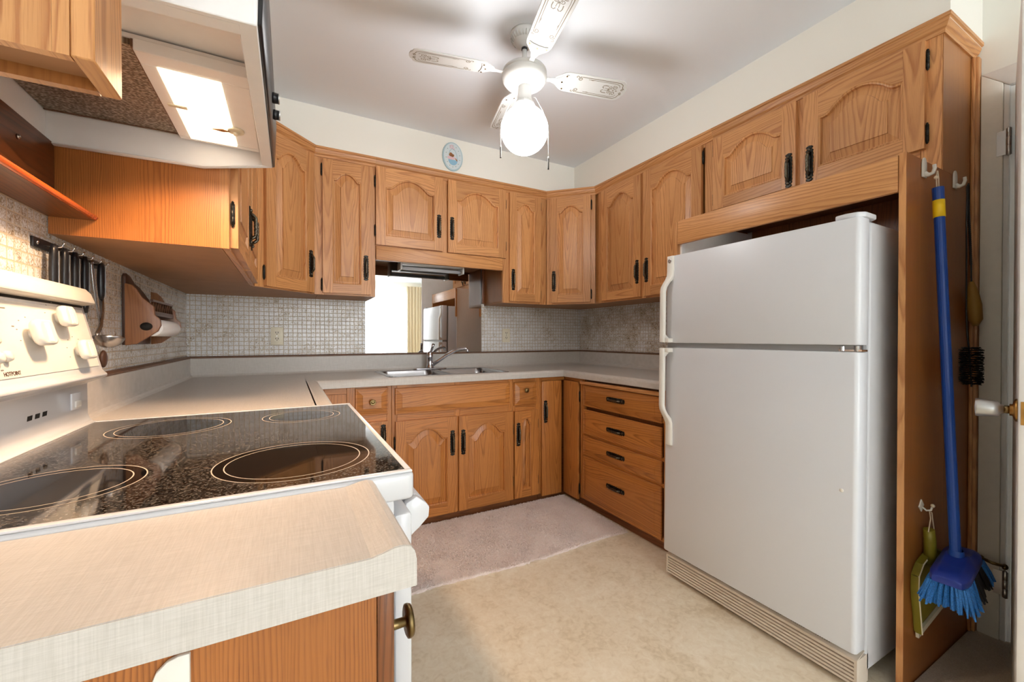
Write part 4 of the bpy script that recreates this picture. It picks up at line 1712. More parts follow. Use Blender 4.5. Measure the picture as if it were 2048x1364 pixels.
# lamp housing
lx0, lx1 = -.257, -.073
mb = MB().mat('hoodwhite')
bz = fz - .012
for a, b, d, e in ((lx0, lx1, fy0 - .004, fy0 + .04), (lx0, lx1, fy1 - .022, fy1 - .001), (lx0, lx0 + .026, fy0 + .0402, fy1 - .0222), (lx1 - .052, lx1, fy0 + .0402, fy1 - .0222)):
    mb.box(a, b, d, e, bz, fz + .0115)
mb.build('lamp_housing', c, bevel=.0015, seg=1)
mb = MB().mat('lens')
mb.box(lx0 + .0265, lx1 - .0525, fy0 + .0406, fy1 - .0226, bz - .004, bz + .010)
mb.build('lamp_lens', c)
area('hood_lamp', ((lx0 + lx1) / 2 - .01, (fy0 + fy1) / 2 - .05, bz - .02), (0, 0, 0), .09, .14, LIT['hood_w'], (1.0, 0.66, 0.40), 140)
mb = MB().mat('cream_plastic')
ny = (fy0 + fy1) / 2 + .07
mb.lathe([(.019, -.001), (.018, -.006), (.006, -.0075), (.005, -.014), (.0005, -.0145)], (lx1 - .046, ny, bz), 'z', 18)
mb.mat('brass').prism([(lx1 - .096, ny - .001), (lx1 - .074, ny - .010), (lx1 - .058, ny - .003), (lx1 - .074, ny + .004)], bz - .010, bz - .0085, 'z')
mb.build('lens_screw', c, weld=False)
mb = MB().mat('cream_plastic')
mb.box(lx0 + .014, lx0 + .050, fy0 + .18, fy0 + .192, bz - .0075, bz - .0045)
mb.build('lens_clip', c, bevel=.002)

# ------------------------------------------------------------------ spice shelf on the left wall
c = thing('wall_shelf', 'small dark stained wood shelf under the range hood', 'shelf', (-.48, 1.2, 1.455))
mb = MB().mat('shelf_wood')
mb.box(XL + .005, XL + .019, .86, 1.4525, 1.462, 1.630, 'y')
mb.build('back_board', c, bevel=.002)
mb = MB().mat('shelf_wood')
mb.box(XL + .005, -.440, .86, 1.4525, 1.4475, 1.4618, 'y')
mb.build('shelf_board', c)
mb = MB().mat('shelf_edge')
mb.prism([(-.4398, 1.4475), (-.434, 1.449), (-.431, 1.4545), (-.434, 1.460), (-.4398, 1.4618)], .86, 1.4525, 'y')
mb.build('front_edge', c, bevel=.001)
mb = MB().mat('steel')
for yk in (1.29, .98):
    mb.lathe([(.006, 0), (.0055, .003), (.003, .005), (.0005, .0055)], (XL + .019, yk, 1.578), 'x', 12)
mb.build('screw', c)

# ------------------------------------------------------------------ utensil rail and what hangs on it
c = thing('utensil_rail', 'black wall rail with small hooks under the oak cabinet', 'rail', (XL + .01, 1.6, 1.36))
rz = 1.371
mb = MB().mat('black')
mb.box(XL + .0045, XL + .010, 1.375, 1.80, rz - .012, rz + .012)
mb.build('bar', c, bevel=.001)
for yk in (1.392, 1.785):
    mb = MB().mat('chrome')
    mb.lathe([(.0055, 0), (.005, .002), (.0005, .003)], (XL + .010, yk, rz), 'x', 10)
    mb.build('screw', c)
HY = [1.425, 1.482, 1.540, 1.602, 1.662, 1.716]
for yk in HY:
    mb = MB().mat('chrome')
    mb.tube([(XL + .010, yk, rz - .002), (XL + .030, yk, rz - .004), (XL + .040, yk, rz - .002), (XL + .045, yk, rz + .008)], .0018, 6)
    mb.build('hook', c)


def hang_handle(mb, yk, z0, z1, w=.011, th=.0075, x=None):
    x = x if x is not None else XL + .026
    pts = []
    N = 10
    rs = []
    for i in range(N + 1):
        t = i / N
        z = z1 + (z0 - z1) * t
        k = (.72 + .28 * sin(pi * min(1, t * 1.15))) if i not in (0, N) else .5
        rs.append([(x + th * k * cos(a), yk + w * k * sin(a), z) for a in [2 * pi * q / 12 for q in range(12)]])
    mb.rings(rs, True, True)


knives = [('kitchen_knife', 'black handled utensil nearest on the wall rail', 'blade', .145),
          ('kitchen_knife', 'black handled utensil second from the near end of the rail', 'blade', .15),
          ('kitchen_knife', 'black handled utensil third along the wall rail', 'blade', .15),
          ('spatula', 'black handled utensil fourth on the rail, beside the bare metal one', 'blade', .155)]
for (nm, lab, pt, L), yk in zip(knives, HY[:4]):
    c = thing(nm, lab, 'utensil', (XL + .026, yk, 1.2), 'utensils hanging from the wall rail')
    mb = MB().mat('black')
    hang_handle(mb, yk, rz - L, rz + .004, .0135, .009)
    mb.build('handle', c)
    mb = MB().mat('alu')
    mb.box(XL + .0345, XL + .0358, yk - .0016, yk + .0016, rz - L + .012, rz - .012)
    mb.build('handle_strip', c)
    mb = MB().mat('steel')
    mb.prism([(yk - .006, rz - L), (yk + .006, rz - L), (yk + .012, rz - L - .02), (yk + .012, rz - L - .09), (yk - .004, rz - L - .13)], XL + .0253, XL + .0267, 'x')
    mb.build('blade', c)
# all-metal fork/spoon
yk = HY[4]
c = thing('serving_spoon', 'all-metal serving spoon on the rail left of the ladle', 'utensil', (XL + .03, yk, 1.1), 'utensils hanging from the wall rail')
mb = MB().mat('steel')
for i in range(1):
    rs = []
    for k in range(15):
        t = k / 14
        z = rz + .006 - .252 * t
        w_ = .012 - .006 * t
        y_ = yk + .060 * t * t
        x_ = XL + .022 + .008 * t
        rs.append([(x_, y_ - w_, z), (x_ + .0016, y_ - w_ * .5, z), (x_ + .0016, y_ + w_ * .5, z), (x_, y_ + w_, z)])
    mb.rings(rs, True, True, True)
mb.build('handle', c)
mb = MB().mat('carved_dark')
mb.ball((XL + .022, 1.742, 1.080), .026, 14, .35, .75, 1.05)
mb.build('spoon_bowl', c)
# ladle
yk = HY[5]
c = thing('ladle', 'steel ladle with black handle at the far end of the rail', 'utensil', (XL + .04, yk, 1.1), 'utensils hanging from the wall rail')
mb = MB().mat('black')
hang_handle(mb, yk, rz - .108, rz + .004, .014, .010)
mb.build('handle', c)
mb = MB().mat('alu')
mb.box(XL + .0352, XL + .0366, yk - .0015, yk + .0015, rz - .100, rz - .008)
mb.build('handle_strip', c)
mb = MB().mat('steel')
mb.tube([(XL + .026, yk, rz - .106), (XL + .028, yk - .002, rz - .15), (XL + .032, yk - .028, rz - .19), (XL + .034, yk - .060, rz - .212), (XL + .034, yk - .066, rz - .232)], [.006, .0055, .005, .005, .006], 8)
mb.build('stem', c)
mb = MB().mat('steel')
lc = (XL + .066, 1.628, 1.143)
prof_o = [(.0005, -.034), (.02, -.031), (.036, -.020), (.046, -.004), (.0485, .003)]
prof_i = [(.047, .003), (.044, -.004), (.034, -.018), (.019, -.028), (.0005, -.031)]
LT = Matrix.Translation(lc) @ Matrix.Rotation(radians(-14), 4, 'X') @ Matrix.Scale(.76, 4)
mb.T = LT
mb.mat('steel').lathe(prof_o, (0, 0, 0), 'z', 26, True, False)
mb.mat('steel').lathe([(.0485, .003)] + prof_i, (0, 0, 0), 'z', 26, True, False)
mb.build('bowl', c)

# ------------------------------------------------------------------ carved paper towel holder
c = thing('paper_towel_holder', 'carved dark wooden paper towel holder on the left wall', 'paper towel holder', (-.46, 2.15, 1.13))


def end_board(name, yk, mat_, zoff=0.0):
    mb = MB().mat(mat_)
    o = [(XL + .016, 1.118), (XL + .05, 1.124), (XL + .085, 1.152), (XL + .108, 1.170), (XL + .117, 1.192), (XL + .115, 1.214), (XL + .100, 1.230), (XL + .097, 1.262), (XL + .078, 1.280), (XL + .064, 1.294), (XL + .050, 1.322), (XL + .036, 1.337), (XL + .016, 1.342)]
    mb.prism(o, yk, yk + .016, 'y', 1)
    return mb.build(name, c, bevel=.003)


end_board('end_board', 1.955, 'carved')
end_board('end_board', 2.275, 'carved')
mb = MB().mat('carved_dark')
o = [(1.972, 1.12), (2.274, 1.12), (2.274, 1.30), (2.20, 1.325), (2.13, 1.345), (2.08, 1.350), (2.03, 1.374), (1.985, 1.380), (1.972, 1.368)]
mb.prism(o, XL + .0045, XL + .0155, 'x')
mb.build('back_board', c, bevel=.002)
mb = MB().mat('carved_dark')
mb.box(XL + .084, XL + .092, 1.972, 2.274, 1.280, 1.288, 'y')
mb.box(XL + .084, XL + .092, 1.972, 2.274, 1.238, 1.246, 'y')
mb.box(XL + .016, XL + .092, 1.972, 2.274, 1.229, 1.2375, 'y')
mb.build('rail', c)
mb = MB().mat('trim_brown')
n = 9
for k in range(n):
    a = 1.972 + .302 * k / n
    b = 1.972 + .302 * (k + 1) / n
    m_ = (a + b) / 2
    mb.tube([(XL + .088, a, 1.246), (XL + .088, m_, 1.280), (XL + .088, b, 1.246)], .003, 5)
mb.build('lattice', c)
mb = MB().mat('void')
mb.ball((XL + .077, 1.950, 1.187), .017, 14, 1.05, .75, .85)
mb.mat('carved_dark').lathe([(.010, 0), (.010, .335)], (XL + .082, 1.948, 1.187), 'y', 12)
mb.build('dowel', c)
mb = MB().mat('paper')
mb.lathe([(.013, .0), (.031, .0), (.0325, .004), (.0325, .288), (.031, .292), (.013, .292)], (XL + .086, 1.9775, 1.184), 'y', 36)
tag(mb.build('paper_towel_roll'), 'white paper towel roll held in the carved wooden holder', 'paper towel')

# ------------------------------------------------------------------ white adhesive hook on the near cabinet end
mb = MB().mat('plastic')
mb.prism([(-.1045, .80), (-.0775, .80), (-.0778, .8655), (-.086, .8655), (-.094, .863), (-.1015, .856), (-.1045, .848)], .4565, .4622, 'y')
mb.prism([(-.1045, .76), (-.0775, .76), (-.0775, .775), (-.1045, .775)], .440, .4622, 'y')
mb.prism([(-.1045, .775), (-.0775, .775), (-.0775, .7998), (-.1045, .7998)], .4565, .4622, 'y')
tag(mb.build('adhesive_hook', bevel=.0015), 'white plastic hook stuck on the foreground oak end panel', 'hook')

# ------------------------------------------------------------------ fridge (leans back a little)
fr = thing('fridge', 'white top-freezer fridge standing in the oak surround', 'fridge', (1.60, 1.0, 0))
fy0, fy1 = .630, 1.398
FX = 1.578
mb = MB().mat('fridge')
mb.box(FX + .082, 2.31, fy0 + .004, fy1 - .004, .05, 1.528)
mb.build('cabinet_body', fr, bevel=.008, seg=3)
mb = MB().mat('gap_silver')
mb.box(FX + .064, FX + .0818, fy0 + .014, fy1 - .014, .14, 1.525)
mb.box(FX + .012, FX + .0638, fy0 + .02, fy1 - .006, 1.1005, 1.1215)
mb.build('door_gasket', fr)


def fdoor(name, z0, z1):
    mb = MB().mat('fridge')
    pts = [(FX + .063, fy0), (FX + .063, fy1), (FX + .012, fy1), (FX + .004, fy1 - .004), (FX, fy1 - .014), (FX - .0015, (fy0 + fy1) / 2), (FX, fy0 + .014), (FX + .004, fy0 + .004), (FX + .012, fy0)]
    mb.prism(pts, z0, z1, 'z')
    return mb.build(name, fr, bevel=.004, seg=2, angle=50)


fd_ = fdoor('freezer_door', 1.122, 1.533)
ld_ = fdoor('fridge_door', .134, 1.100)


def build_handle(zgap, zend):
    mb = MB().mat('plastic')
    N = 22
    rs = []
    for i in range(N + 1):
        s = i / N
        z = zgap + (zend - zgap) * s
        if s < .6:
            lift, a, b = .034, fy1 - .024, fy1 + .004
        elif s < .8:
            q = (s - .6) / .2
            q = q * q * (3 - 2 * q)
            lift, a, b = .034 - .028 * q, fy1 - .024 - .026 * q, fy1 + .004 - .016 * q
        else:
            lift, a, b = .006, fy1 - .050, fy1 - .012
        xo = FX - lift - .004
        xi = FX + (.002 if s > .72 else -lift + .012)
        if s < .06: xi = FX + .002
        rs.append([(xi, a, z), (xi, b, z), (xo + .004, b, z), (xo, b - .006, z), (xo, a + .006, z), (xo + .004, a, z)])
    mb.rings(rs, True, True, True)
    # closing web behind the grip at the gap end
    g = .02 if zend > zgap else -.02
    mb.box(FX - .030, FX + .002, fy1 - .046, fy1 - .0242, min(zgap, zgap + g), max(zgap, zgap + g))
    return mb


h = build_handle(1.124, 1.532)
h.build('freezer_handle', fd_, bevel=.002)
mb = MB().mat('alu')
mb.lathe([(.0105, 0), (.0105, -.0012), (.0085, -.0016), (.0005, -.0016)], (FX - .0102, fy1 - .031, 1.508), 'x', 18)
mb.mat('print_grey').lathe([(.0070, -.0016), (.0070, -.0020), (.0045, -.0020), (.0045, -.0016)], (FX - .0102, fy1 - .031, 1.508), 'x', 18, True, False)
mb.build('round_badge', fd_)
h = build_handle(1.098, .640)
h.build('fridge_handle', ld_, bevel=.002)
mb = MB().mat('plastic')
mb.ball((FX - .001, .672, .648), .006, 10, .4, 1, 1)
mb.build('hole_plug', ld_)
mb = MB().mat('chrome')
mb.box(FX + .010, FX + .05, fy0 - .003, fy0 + .060, 1.1015, 1.1075)
mb.lathe([(.010, 0), (.010, .017)], (FX + .018, fy0 + .012, 1.1025), 'z', 14)
mb.lathe([(.006, 0), (.006, .014)], (FX + .012, fy0 + .050, 1.1035), 'z', 10)
mb.build('middle_hinge', fr, weld=False)
mb = MB().mat('fridge')
mb.prism([(FX + .010, fy0 + .075), (FX + .004, fy0 + .045), (FX + .010, fy0 + .012), (FX + .030, fy0 - .004), (FX + .10, fy0 - .004), (FX + .115, fy0 + .01), (FX + .115, fy0 + .075)], 1.5335, 1.551, 'z')
mb.build('hinge_cover', fr, bevel=.005)
# toe grille
mb = MB().mat('grille')
gX = FX + .022
mb.box(gX + .012, gX + .075, fy0 + .004, fy1 - .004, .018, .108)
for k in range(6):
    z = .022 + k * .0125
    mb.prism([(gX, z), (gX + .012, z - .001), (gX + .012, z + .0075), (gX, z + .0075)], fy0 + .012, fy1 - .012, 'y')
for y_ in (fy0 + .004, fy1 - .012):
    mb.box(gX - .001, gX + .0118, y_, y_ + .008, .018, .108)
mb.box(gX - .001, gX + .0118, fy0 + .0121, fy1 - .0121, .0985, .108)
mb.prism([(gX - .001, .1082), (gX + .012, .1082), (gX + .05, .122), (gX + .05, .1245), (gX + .01, .112)], fy0 + .004, fy1 - .004, 'y')
mb.build('toe_grille', fr, weld=False)
mb = MB().mat('void')
for g in range(8):
    for k in range(7):
        y = fy1 - .085 - g * .079 - k * .0068
        mb.poly([(gX + .012, y, .1128), (gX + .012, y - .0036, .1128), (gX + .024, y - .0036, .1172), (gX + .024, y, .1172)])
mb.build('grille_slots', fr, recalc=False, weld=False)
fr.rotation_euler = (0, radians(.7), 0)

# ------------------------------------------------------------------ ceiling fan
cx, cy = .940, 1.620
cf = thing('ceiling_fan', 'white four-blade ceiling fan with lit round globe', 'fan', (cx, cy, 1.95))
mb = MB().mat('fanwhite')
mb.lathe([(.062, CEIL - .0005), (.064, CEIL - .010), (.058, CEIL - .028), (.044, CEIL - .048), (.030, CEIL - .058), (.022, CEIL - .060), (.0195, CEIL - .064), (.0005, CEIL - .064)], (cx, cy, 0), 'z', 32)
for k in range(26):
    a = 2 * pi * k / 26
    p0 = Vector((cx + .0615 * cos(a), cy + .0615 * sin(a), CEIL - .022))
    p1 = Vector((cx + .051 * cos(a), cy + .051 * sin(a), CEIL - .040))
    mb.tube([p0, (p0 + p1) / 2 + Vector((.002 * cos(a), .002 * sin(a), 0)), p1], .0028, 5)
mb.build('canopy', cf)
mb = MB().mat('fanwhite')
mb.lathe([(.011, 2.345), (.011, CEIL - .062)], (cx, cy, 0), 'z', 16)
mb.mat('black').lathe([(.014, CEIL - .075), (.014, CEIL - .066)], (cx, cy, 0), 'z', 16)
mb.build('downrod', cf)
mb = MB().mat('fanwhite')
mb.lathe([(.018, 2.362), (.03, 2.358), (.085, 2.352), (.097, 2.346), (.100, 2.338), (.100, 2.332), (.097, 2.330), (.100, 2.327), (.101, 2.318), (.098, 2.303), (.088, 2.290), (.068, 2.281), (.034, 2.277), (.0005, 2.277)], (cx, cy, 0), 'z', 48)
mb.build('motor_housing', cf)
mb = MB().mat('fanwhite')
mb.lathe([(.026, 2.278), (.028, 2.270), (.031, 2.240), (.033, 2.215), (.040, 2.205), (.046, 2.188), (.040, 2.182), (.0005, 2.182)], (cx, cy, 0), 'z', 32)
for k in range(32):
    a = 2 * pi * k / 32
    mb.tube([(cx + .036 * cos(a), cy + .036 * sin(a), 2.211), (cx + .0465 * cos(a), cy + .0465 * sin(a), 2.190)], .0016, 4)
mb.build('light_fitter', cf)
mb = MB().mat('globe')
gz, gr = 2.082, .106
pr_ = []
for k in range(25):
    a = -pi / 2 + (pi * .5 + pi * .36) * k / 24
    pr_.append((max(.0005, gr * cos(a)), gz + gr * sin(a)))
pr_.append((.040, gz + gr * .93))
mb.lathe(pr_, (cx, cy, 0), 'z', 40, True, False)
mb.build('globe_shade', cf)


def spiral(c, r, a0, turns, n=16, shrink=.25):
    return [(c[0] + r * (1 - (1 - shrink) * i / n) * cos(a0 + turns * 2 * pi * i / n), c[1] + r * (1 - (1 - shrink) * i / n) * sin(a0 + turns * 2 * pi * i / n)) for i in range(n + 1)]


def ribbon(mb, pts, w, z):
    P = [Vector((p[0], p[1])) for p in pts]
    L, Q = [], []
    for i, p in enumerate(P):
        t = (P[min(i + 1, len(P) - 1)] - P[max(i - 1, 0)])
        if t.length < 1e-7: t = Vector((1, 0))
        t.normalize()
        n = Vector((-t.y, t.x)) * w * .7
        L.append((p.x + n.x, p.y + n.y, z))
        Q.append((p.x - n.x, p.y - n.y, z))
    for i in range(len(P) - 1):
        mb.poly([Q[i], L[i], L[i + 1], Q[i + 1]])


def blade(ang):
    T = Matrix.Translation((cx, cy, 2.333)) @ Matrix.Rotation(radians(ang), 4, 'Z') @ Matrix.Rotation(radians(-11), 4, 'X')
    r0, r1, hw_ = .142, .505, .057
    o = []
    half = [(r0, .016), (r0 + .012, .026), (r0 + .022, .034), (r0 + .040, .048), (r0 + .060, .054), (r1 - .06, hw_ + .003), (r1 - .030, hw_ + .001), (r1 - .016, hw_ - .008), (r1 - .012, hw_ - .022), (r1 - .004, hw_ - .030), (r1, .010)]
    o = half + [(a, -b) for a, b in reversed(half)]
    mb = MB(T).mat('fanwhite')
    mb.prism(o, -.0028, .0028, 'z')
    b = mb.build('blade', cf, bevel=.0012, seg=1)
    z = -.0031
    mb = MB(T).mat('ink')
    for s in (-1, 1):
        f = lambda pts: [(p[0], p[1] * s) for p in pts]
        ribbon(mb, f([(.265, .044), (.44, .047), (.462, .046), (.476, .038), (.480, .026), (.484, .020), (.492, .014)]), .0024, z)
        ribbon(mb, f([(.30, .036), (.43, .039), (.452, .037), (.464, .030), (.466, .022)]), .0017, z)
        ribbon(mb, f(spiral((.262, .033), .0115, 1.5, 1.35)), .0026, z)
        ribbon(mb, f(spiral((.243, .040), .007, 0, .8)), .0022, z)
        ribbon(mb, f(spiral((.447, .018), .0125, 2.2, 1.3)), .0022, z)
        ribbon(mb, f(spiral((.425, .013), .009, 4, -1.1)), .0018, z)
        ribbon(mb, f([(.392, .004), (.384, .010), (.386, .018), (.396, .021), (.412, .020)]), .0026, z)
        ribbon(mb, f([(.396, .006), (.420, .004), (.436, .008)]), .0016, z)
        ribbon(mb, f(spiral((.484, .010), .0065, 1, 1.2)), .0022, z)
        mb.poly([(p[0], p[1] * s, z) for p in ((.305, .036), (.32, .033), (.335, .0365))])
    for q in ((.418, 0), (.442, 0), (.458, 0)):
        mb.poly([(q[0] - .007, 0, z), (q[0], .003, z), (q[0] + .007, 0, z), (q[0], -.003, z)])
    mb.build('scroll_print', b, recalc=False, weld=False)
    mb = MB(T).mat('fanwhite')
    a_ = [(.085, .011), (.125, .010), (.140, .015), (.155, .016), (.172, .028), (.190, .042), (.204, .040), (.198, .026), (.196, 0)]
    o = a_ + [(p, -q) for p, q in reversed(a_[:-1])]
    mb.prism(o, -.0062, -.0034, 'z')
    mb.box(.06, .10, -.010, .010, -.006, .004)
    mb.mat('bronze')
    for q in ((.180, 0), (.192, .036), (.192, -.036)):
        mb.lathe([(.0042, 0), (.0036, -.0018), (.0005, -.0024)], (q[0], q[1], -.0062), 'z', 10)
    mb.build('blade_bracket', b, weld=False)


for a in (-13, 77, 167, 257):
    blade(a)
for s, zb in ((-1, 1.958), (1, 1.906)):
    d = Vector((.8796, -.4756, 0)) * s
    P = lambda r, z: (cx + d.x * r, cy + d.y * r, z)
    mb = MB().mat('fanwhite')
    mb.tube([P(.033, 2.232), P(.050, 2.228), P(.082, 2.17), P(.1045, 2.115), P(.1075, 2.085), P(.1075, 2.05), P(.1075, zb + .052)], .0012, 5)
    mb.ball(P(.1075, zb + .053), .004, 8)
    mb.mat('iron').lathe([(.0016, .05), (.0032, .046), (.0032, .003), (.0038, .0), (.0005, -.001)], P(.1075, zb), 'z', 10)
    mb.build('pull_chain', cf)

# ------------------------------------------------------------------ broom corner
def cup_hook(label, x, z):
    c = thing('wall_hook', label, 'hook', (x, .567, z - .03))
    y = .5668
    mb = MB().mat('plastic')
    o = [(x + .017 * cos(a), z + .012 + .024 * sin(a)) for a in [k * pi / 8 for k in range(9)]] + [(x - .017, z - .030), (x + .017, z - .030)]
    mb.prism(o, y - .005, y, 'y')
    mb.build('back_plate', c, bevel=.002)
    mb = MB().mat('plastic')
    mb.tube([(x, y - .004, z - .018), (x, y - .014, z - .025), (x, y - .024, z - .022), (x, y - .028, z - .008), (x, y - .027, z + .004)], [.008, .0065, .0056, .0054, .005], 10)
    mb.build('prong', c)
    return c


cup_hook('white wall hook holding up the blue broom', 1.872, 1.712)
cup_hook('white wall hook carrying the black bottle brush', 2.150, 1.722)
c = thing('wall_hook', 'tiny white square hook holding the green dustpan string', 'hook', (1.868, .567, .565))
mb = MB().mat('plastic')
mb.prism([(1.868, .562), (1.888, .582), (1.868, .604), (1.848, .582)], .5630, .5668, 'y')
mb.build('back_plate', c, bevel=.001)
mb = MB().mat('plastic')
mb.tube([(1.870, .563, .578), (1.870, .552, .570), (1.872, .542, .574), (1.874, .540, .584)], .003, 8)
mb.build('prong', c)

c = thing('broom', 'blue broom with yellow band hanging from white wall hook', 'broom', (1.9, .5, .33))
pt, pb = Vector((1.876, .532, 1.638)), Vector((1.850, .478, .452))
pa = (pb - pt).normalized()
mb = MB().mat('blue')
mb.tube([pt, pt + pa * .0415], .0148, 18)
mb.tube([pt + pa * .0985, pt + pa * .6, pt + pa * 1.1, pb], [.0136, .0136, .0136, .0136], 18)
mb.build('pole', c, weld=False)
mb = MB().mat('yellow')
mb.tube([pt + pa * .042, pt + pa * .0985], .0151, 18)
mb.build('yellow_band', c)
mb = MB().mat('string')
mb.tube([pt + Vector((-.008, 0, -.02)), (1.858, .531, 1.668), (1.863, .5305, 1.690), (1.868, .5305, 1.691), (1.878, .531, 1.668), pt + Vector((.009, 0, -.02))], .0018, 6)
mb.tube([(1.858, .5295, 1.672), (1.846, .528, 1.668), (1.842, .527, 1.660)], .0026, 6)
mb.ball((1.843, .527, 1.664), .006, 8)
mb.build('hanging_string', c, weld=False)
# head: long along x, running away from the photographer
HM = Matrix.Translation((1.853, .477, .426)) @ Matrix.Rotation(radians(6), 4, 'Z') @ Matrix.Rotation(radians(-3), 4, 'Y')
mb = MB(HM).mat('blue_dark')
rs = []
for k in range(13):
    t = k / 12
    x = -.135 + .27 * t
    e = min(1, min(t, 1 - t) / .12)
    w_ = .044 * (.72 + .28 * e)
    top = .012 + .012 * e + (.014 * math.exp(-((x / .035) ** 2)))
    rs.append([(x, -w_, -.010), (x, w_, -.010), (x, w_ * .98, .008), (x, w_ * .55, top), (x, -w_ * .55, top), (x, -w_ * .98, .008)])
mb.rings(rs, True, True, True)
mb.mat('blue').lathe([(.022, .018), (.018, .045), (.0165, .052)], (0, 0, 0), 'z', 18, True, False)
mb.build('head', c, bevel=.003)
mb = MB(HM)
rb = random.Random(3)
cnt = 0
for ix in range(32):
    for iy in range(9):
        x = -.128 + .256 * ix / 31 + rb.uniform(-.003, .003)
        y = -.038 + .076 * iy / 8 + rb.uniform(-.003, .003)
        edge_ = ix < 11 or ix > 25
        mb.mat('bristle_blue' if edge_ else 'bristle_black')
        fx_, fy_ = x * 1.16 + rb.uniform(-.004, .004), y * 1.45 + rb.uniform(-.005, .005)
        L = .066 + rb.uniform(-.006, .005)
        for q in range(3):
            ox, oy = rb.uniform(-.004, .004), rb.uniform(-.004, .004)
            mb.tube([(x + ox * .5, y + oy * .5, -.009), (x * .4 + fx_ * .6 + ox, y * .4 + fy_ * .6 + oy, -.045), (fx_ + ox * 2, fy_ + oy * 2, -.009 - L)], [.0034, .0036, .0022], 4)
b_ = mb.build('bristles', c, weld=False)
b_['kind'] = 'stuff'

c = thing('dustpan', 'olive green dustpan hanging behind the blue broom head', 'dustpan', (1.88, .55, .18))
DT_ = Matrix.Translation((1.888, .558, .40)) @ Matrix.Rotation(radians(-10), 4, 'Y')
mb = MB(DT_).mat('olive')
out = [(-.105, -.21), (.105, -.21), (.110, -.06), (.098, -.012), (.06, .012), (.0, .018), (-.06, .012), (-.098, -.012), (-.110, -.06)]
mb.prism(out, .0045, .0085, 'y')
# raised rim around the pan, open at the lip
rim = out[1:] + [out[0]]
for a, b in zip(rim[:-1], rim[1:]):
    A, B = Vector(a), Vector(b)
    n_ = Vector((-(B - A).y, (B - A).x)).normalized() * .004
    mb.prism([tuple(A), tuple(B), tuple(B - n_), tuple(A - n_)], -.012, .0045, 'y')
mb.build('pan', c, weld=False)
mb = MB(DT_).mat('cream_plastic')
mb.box(-.108, .108, -.004, .004, -.228, -.211)
mb.tube([(-.03, -.012, .0165), (-.06, -.012, .0135), (-.099, -.012, -.011), (-.111, -.012, -.06), (-.106, -.012, -.21)], .0026, 6)
mb.build('rubber_lip', c, weld=False)
mb = MB(DT_).mat('olive')
mb.tube([(0, -.008, -.005), (0, -.012, .03), (0, -.013, .075), (0, -.012, .112)], [.017, .0165, .0155, .0145], 14)
mb.build('handle', c)
mb = MB().mat('string')
mb.tube([(1.852, .542, .506), (1.866, .541, .548), (1.870, .545, .570), (1.876, .541, .566), (1.882, .541, .545), (1.898, .541, .500)], .0016, 6)
mb.ball((1.880, .540, .588), .006, 8)
mb.build('hanging_string', c, weld=False)

c = thing('bottle_brush', 'black bristle bottle brush on twisted wire loop with tan handle', 'brush', (2.2, .54, .97))
mb = MB().mat('black')
bx, by = 2.150, .5325
mb.tube([(bx - .004, by, 1.66), (bx - .002, by - .001, 1.694), (bx + .004, by - .001, 1.700), (bx + .010, by, 1.690), (bx + .03, by + .004, 1.60), (bx + .055, by + .006, 1.50), (bx + .075, by + .008, 1.42), (bx + .088, by + .010, 1.352)], .0028, 7)
mb.tube([(bx - .008, by, 1.69), (bx - .004, by, 1.66), (bx + .008, by + .004, 1.55), (bx + .012, by + .004, 1.38), (bx + .008, by + .003, 1.24), (bx + .016, by + .002, 1.16), (bx + .026, by, 1.11), (bx + .030, by - .006, .968)], .0026, 7)
for k in range(26):
    t = k / 25
    p = (bx + .03 + .045 * t + .002, by + .0045 + .004 * t, 1.60 - .18 * t)
    mb.ball(p, .0042, 6)
mb.build('twisted_wire', c, weld=False)
mb = MB().mat('tan')
mb.tube([(bx + .088, by + .010, 1.356), (bx + .098, by + .010, 1.328), (bx + .118, by + .010, 1.27), (bx + .132, by + .010, 1.215), (bx + .138, by + .010, 1.192)], [.006, .014, .021, .020, .008], 14)
mb.build('handle', c)
mb = MB().mat('bristle_black')
for k in range(17):
    z = 1.108 - .128 * k / 16
    x0_ = bx + .026 + .004 * k / 16
    for q in range(40):
        a = 2 * pi * q / 40 + k * .37
        r_ = .031 * (1 if 0 < k < 16 else .8) * rb.uniform(.9, 1.05)
        yy = by - .006 + r_ * sin(a)
        mb.tube([(x0_, by - .006, z), (x0_ + r_ * 1.55 * cos(a) * .65, yy, z + rb.uniform(-.004, .004))], .0014, 3)
b_ = mb.build('bristles', c, weld=False)
b_['kind'] = 'stuff'

# ------------------------------------------------------------------ rug
mb = MB().mat('rug')
nx, ny = 96, 50
rx0, rx1, ry0, ry1 = .36, 1.752, 1.815, 2.452
rg = random.Random(5)
topv = []
for j in range(ny + 1):
    row = []
    for i in range(nx + 1):
        s, t = i / nx, j / ny
        x = rx0 + (rx1 - rx0) * s
        y = ry0 + (ry1 - ry0) * t + (.012 * sin(s * 9) + rg.uniform(-.004, .004)) * (1 - t) ** 6 - .012 * s * (1 - t)
        if i in (0, nx): x += rg.uniform(-.004, .004)
        if j == 0 and .52 < s < .56: y += .012
        z = .013 + .0015 * sin(x * 21) * sin(y * 17) + rg.uniform(-.0012, .0012)
        e = min(s, 1 - s, t, 1 - t)
        if e < .004: z = .0065
        row.append((x, y, z))
    topv.append(row)
for j in range(ny):
    for i in range(nx):
        mb.poly([topv[j][i], topv[j][i + 1], topv[j + 1][i + 1], topv[j + 1][i]], None, True)
bd = [topv[0][i] for i in range(nx + 1)] + [topv[j][nx] for j in range(1, ny + 1)] + [topv[ny][i] for i in range(nx - 1, -1, -1)] + [topv[j][0] for j in range(ny - 1, 0, -1)]
n = len(bd)
for i in range(n):
    j = (i + 1) % n
    a, b = bd[i], bd[j]
    mb.poly([(a[0], a[1], .0005), (b[0], b[1], .0005), b, a])
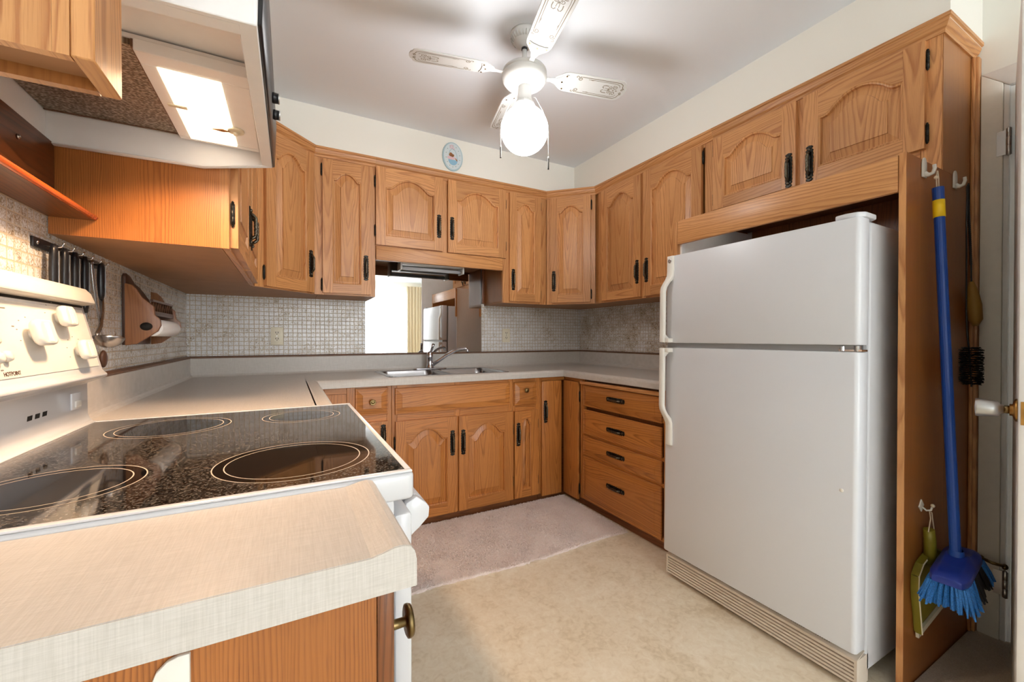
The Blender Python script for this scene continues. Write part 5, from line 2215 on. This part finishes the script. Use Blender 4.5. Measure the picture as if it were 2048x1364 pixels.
rug = tag(mb.build('rug'), 'dusty pink cut-pile rug lying before the sink cabinets', 'rug')
pv, pf = [], []
for k in range(50000):
    x, y = rg.uniform(rx0 + .004, rx1 - .002), rg.uniform(ry0 - .03, ry1 - .002)
    s_ = (x - rx0) / (rx1 - rx0)
    t_ = max(0, (y - ry0) / (ry1 - ry0))
    lim = ry0 + .012 * sin(s_ * 9) - .012 * s_
    if y < lim + rg.uniform(-.006, .001):
        continue
    a = rg.uniform(0, 2 * pi)
    w_, h_ = .0028, rg.uniform(.003, .0062)
    dx_, dy_ = w_ * cos(a), w_ * sin(a)
    tx_, ty_ = rg.uniform(-.005, .005), rg.uniform(-.005, .005)
    b_ = len(pv)
    pv += [(x - dx_, y - dy_, .0115), (x + dx_, y + dy_, .0115), (x + tx_ + dx_ * .6, y + ty_ + dy_ * .6, .0115 + h_), (x + tx_ - dx_ * .6, y + ty_ - dy_ * .6, .0115 + h_)]
    pf.append((b_, b_ + 1, b_ + 2, b_ + 3))
pm = bpy.data.meshes.new('pile')
pm.from_pydata(pv, [], pf)
pm.materials.append(M['rug'])
po = bpy.data.objects.new('pile', pm)
COL.objects.link(po)
attach(po, rug)
po['kind'] = 'stuff'

# ------------------------------------------------------------------ dining end: mirror view, then added unseen fill
def drape(name, x0, x1, y, z0, z1, amp, waves, matname, label):
    mb = MB().mat(matname)
    n = int((x1 - x0) * 130)
    rs = []
    for z in (z0, z1):
        rs.append([(x0 + (x1 - x0) * i / n, y + amp * sin(2 * pi * waves * i / n) + .3 * amp * sin(2 * pi * waves * 2.7 * i / n), z) for i in range(n + 1)])
    for i in range(n):
        mb.poly([rs[0][i], rs[0][i + 1], rs[1][i + 1], rs[1][i]], None, True)
    return tag(mb.build(name, recalc=False), label, 'curtain')


drape('sheer_curtain', .15, 2.56, REAR + .07, .04, 2.40, .022, 26, 'sheer', 'white sheer curtain over the dining window, seen in the mirror')
drape('side_drape', 2.57, 2.95, REAR + .08, .03, 2.42, .028, 5, 'drape', 'beige striped drape beside the sheer curtain, seen in the mirror')
drape('sheer_curtain', -2.0, 0.02, 0, .1, 2.36, .018, 28, 'sheer', 'white sheer curtain over the added side window behind the photographer')
o = bpy.data.objects['sheer_curtain.001']
o.rotation_euler = (0, 0, radians(90))
o.location = (DL + .09, -2.4, .1)
c = thing('fill_globe', 'added round glass fill globe on a stem, unseen behind the photographer', 'light', (1.1, -2.9, 1.98))  # added lamp, out of view, to brighten the ceiling
mb = MB().mat('fill_glow')
mb.ball((1.1, -2.9, 2.14), .16, 24)
mb.build('globe', c)
mb = MB().mat('alu')
mb.lathe([(.05, 2.285), (.05, 2.31), (.008, 2.315), (.008, CEIL - .03), (.06, CEIL - .02), (.06, CEIL - .001)], (1.1, -2.9, 0), 'z', 20)
mb.build('stem', c)
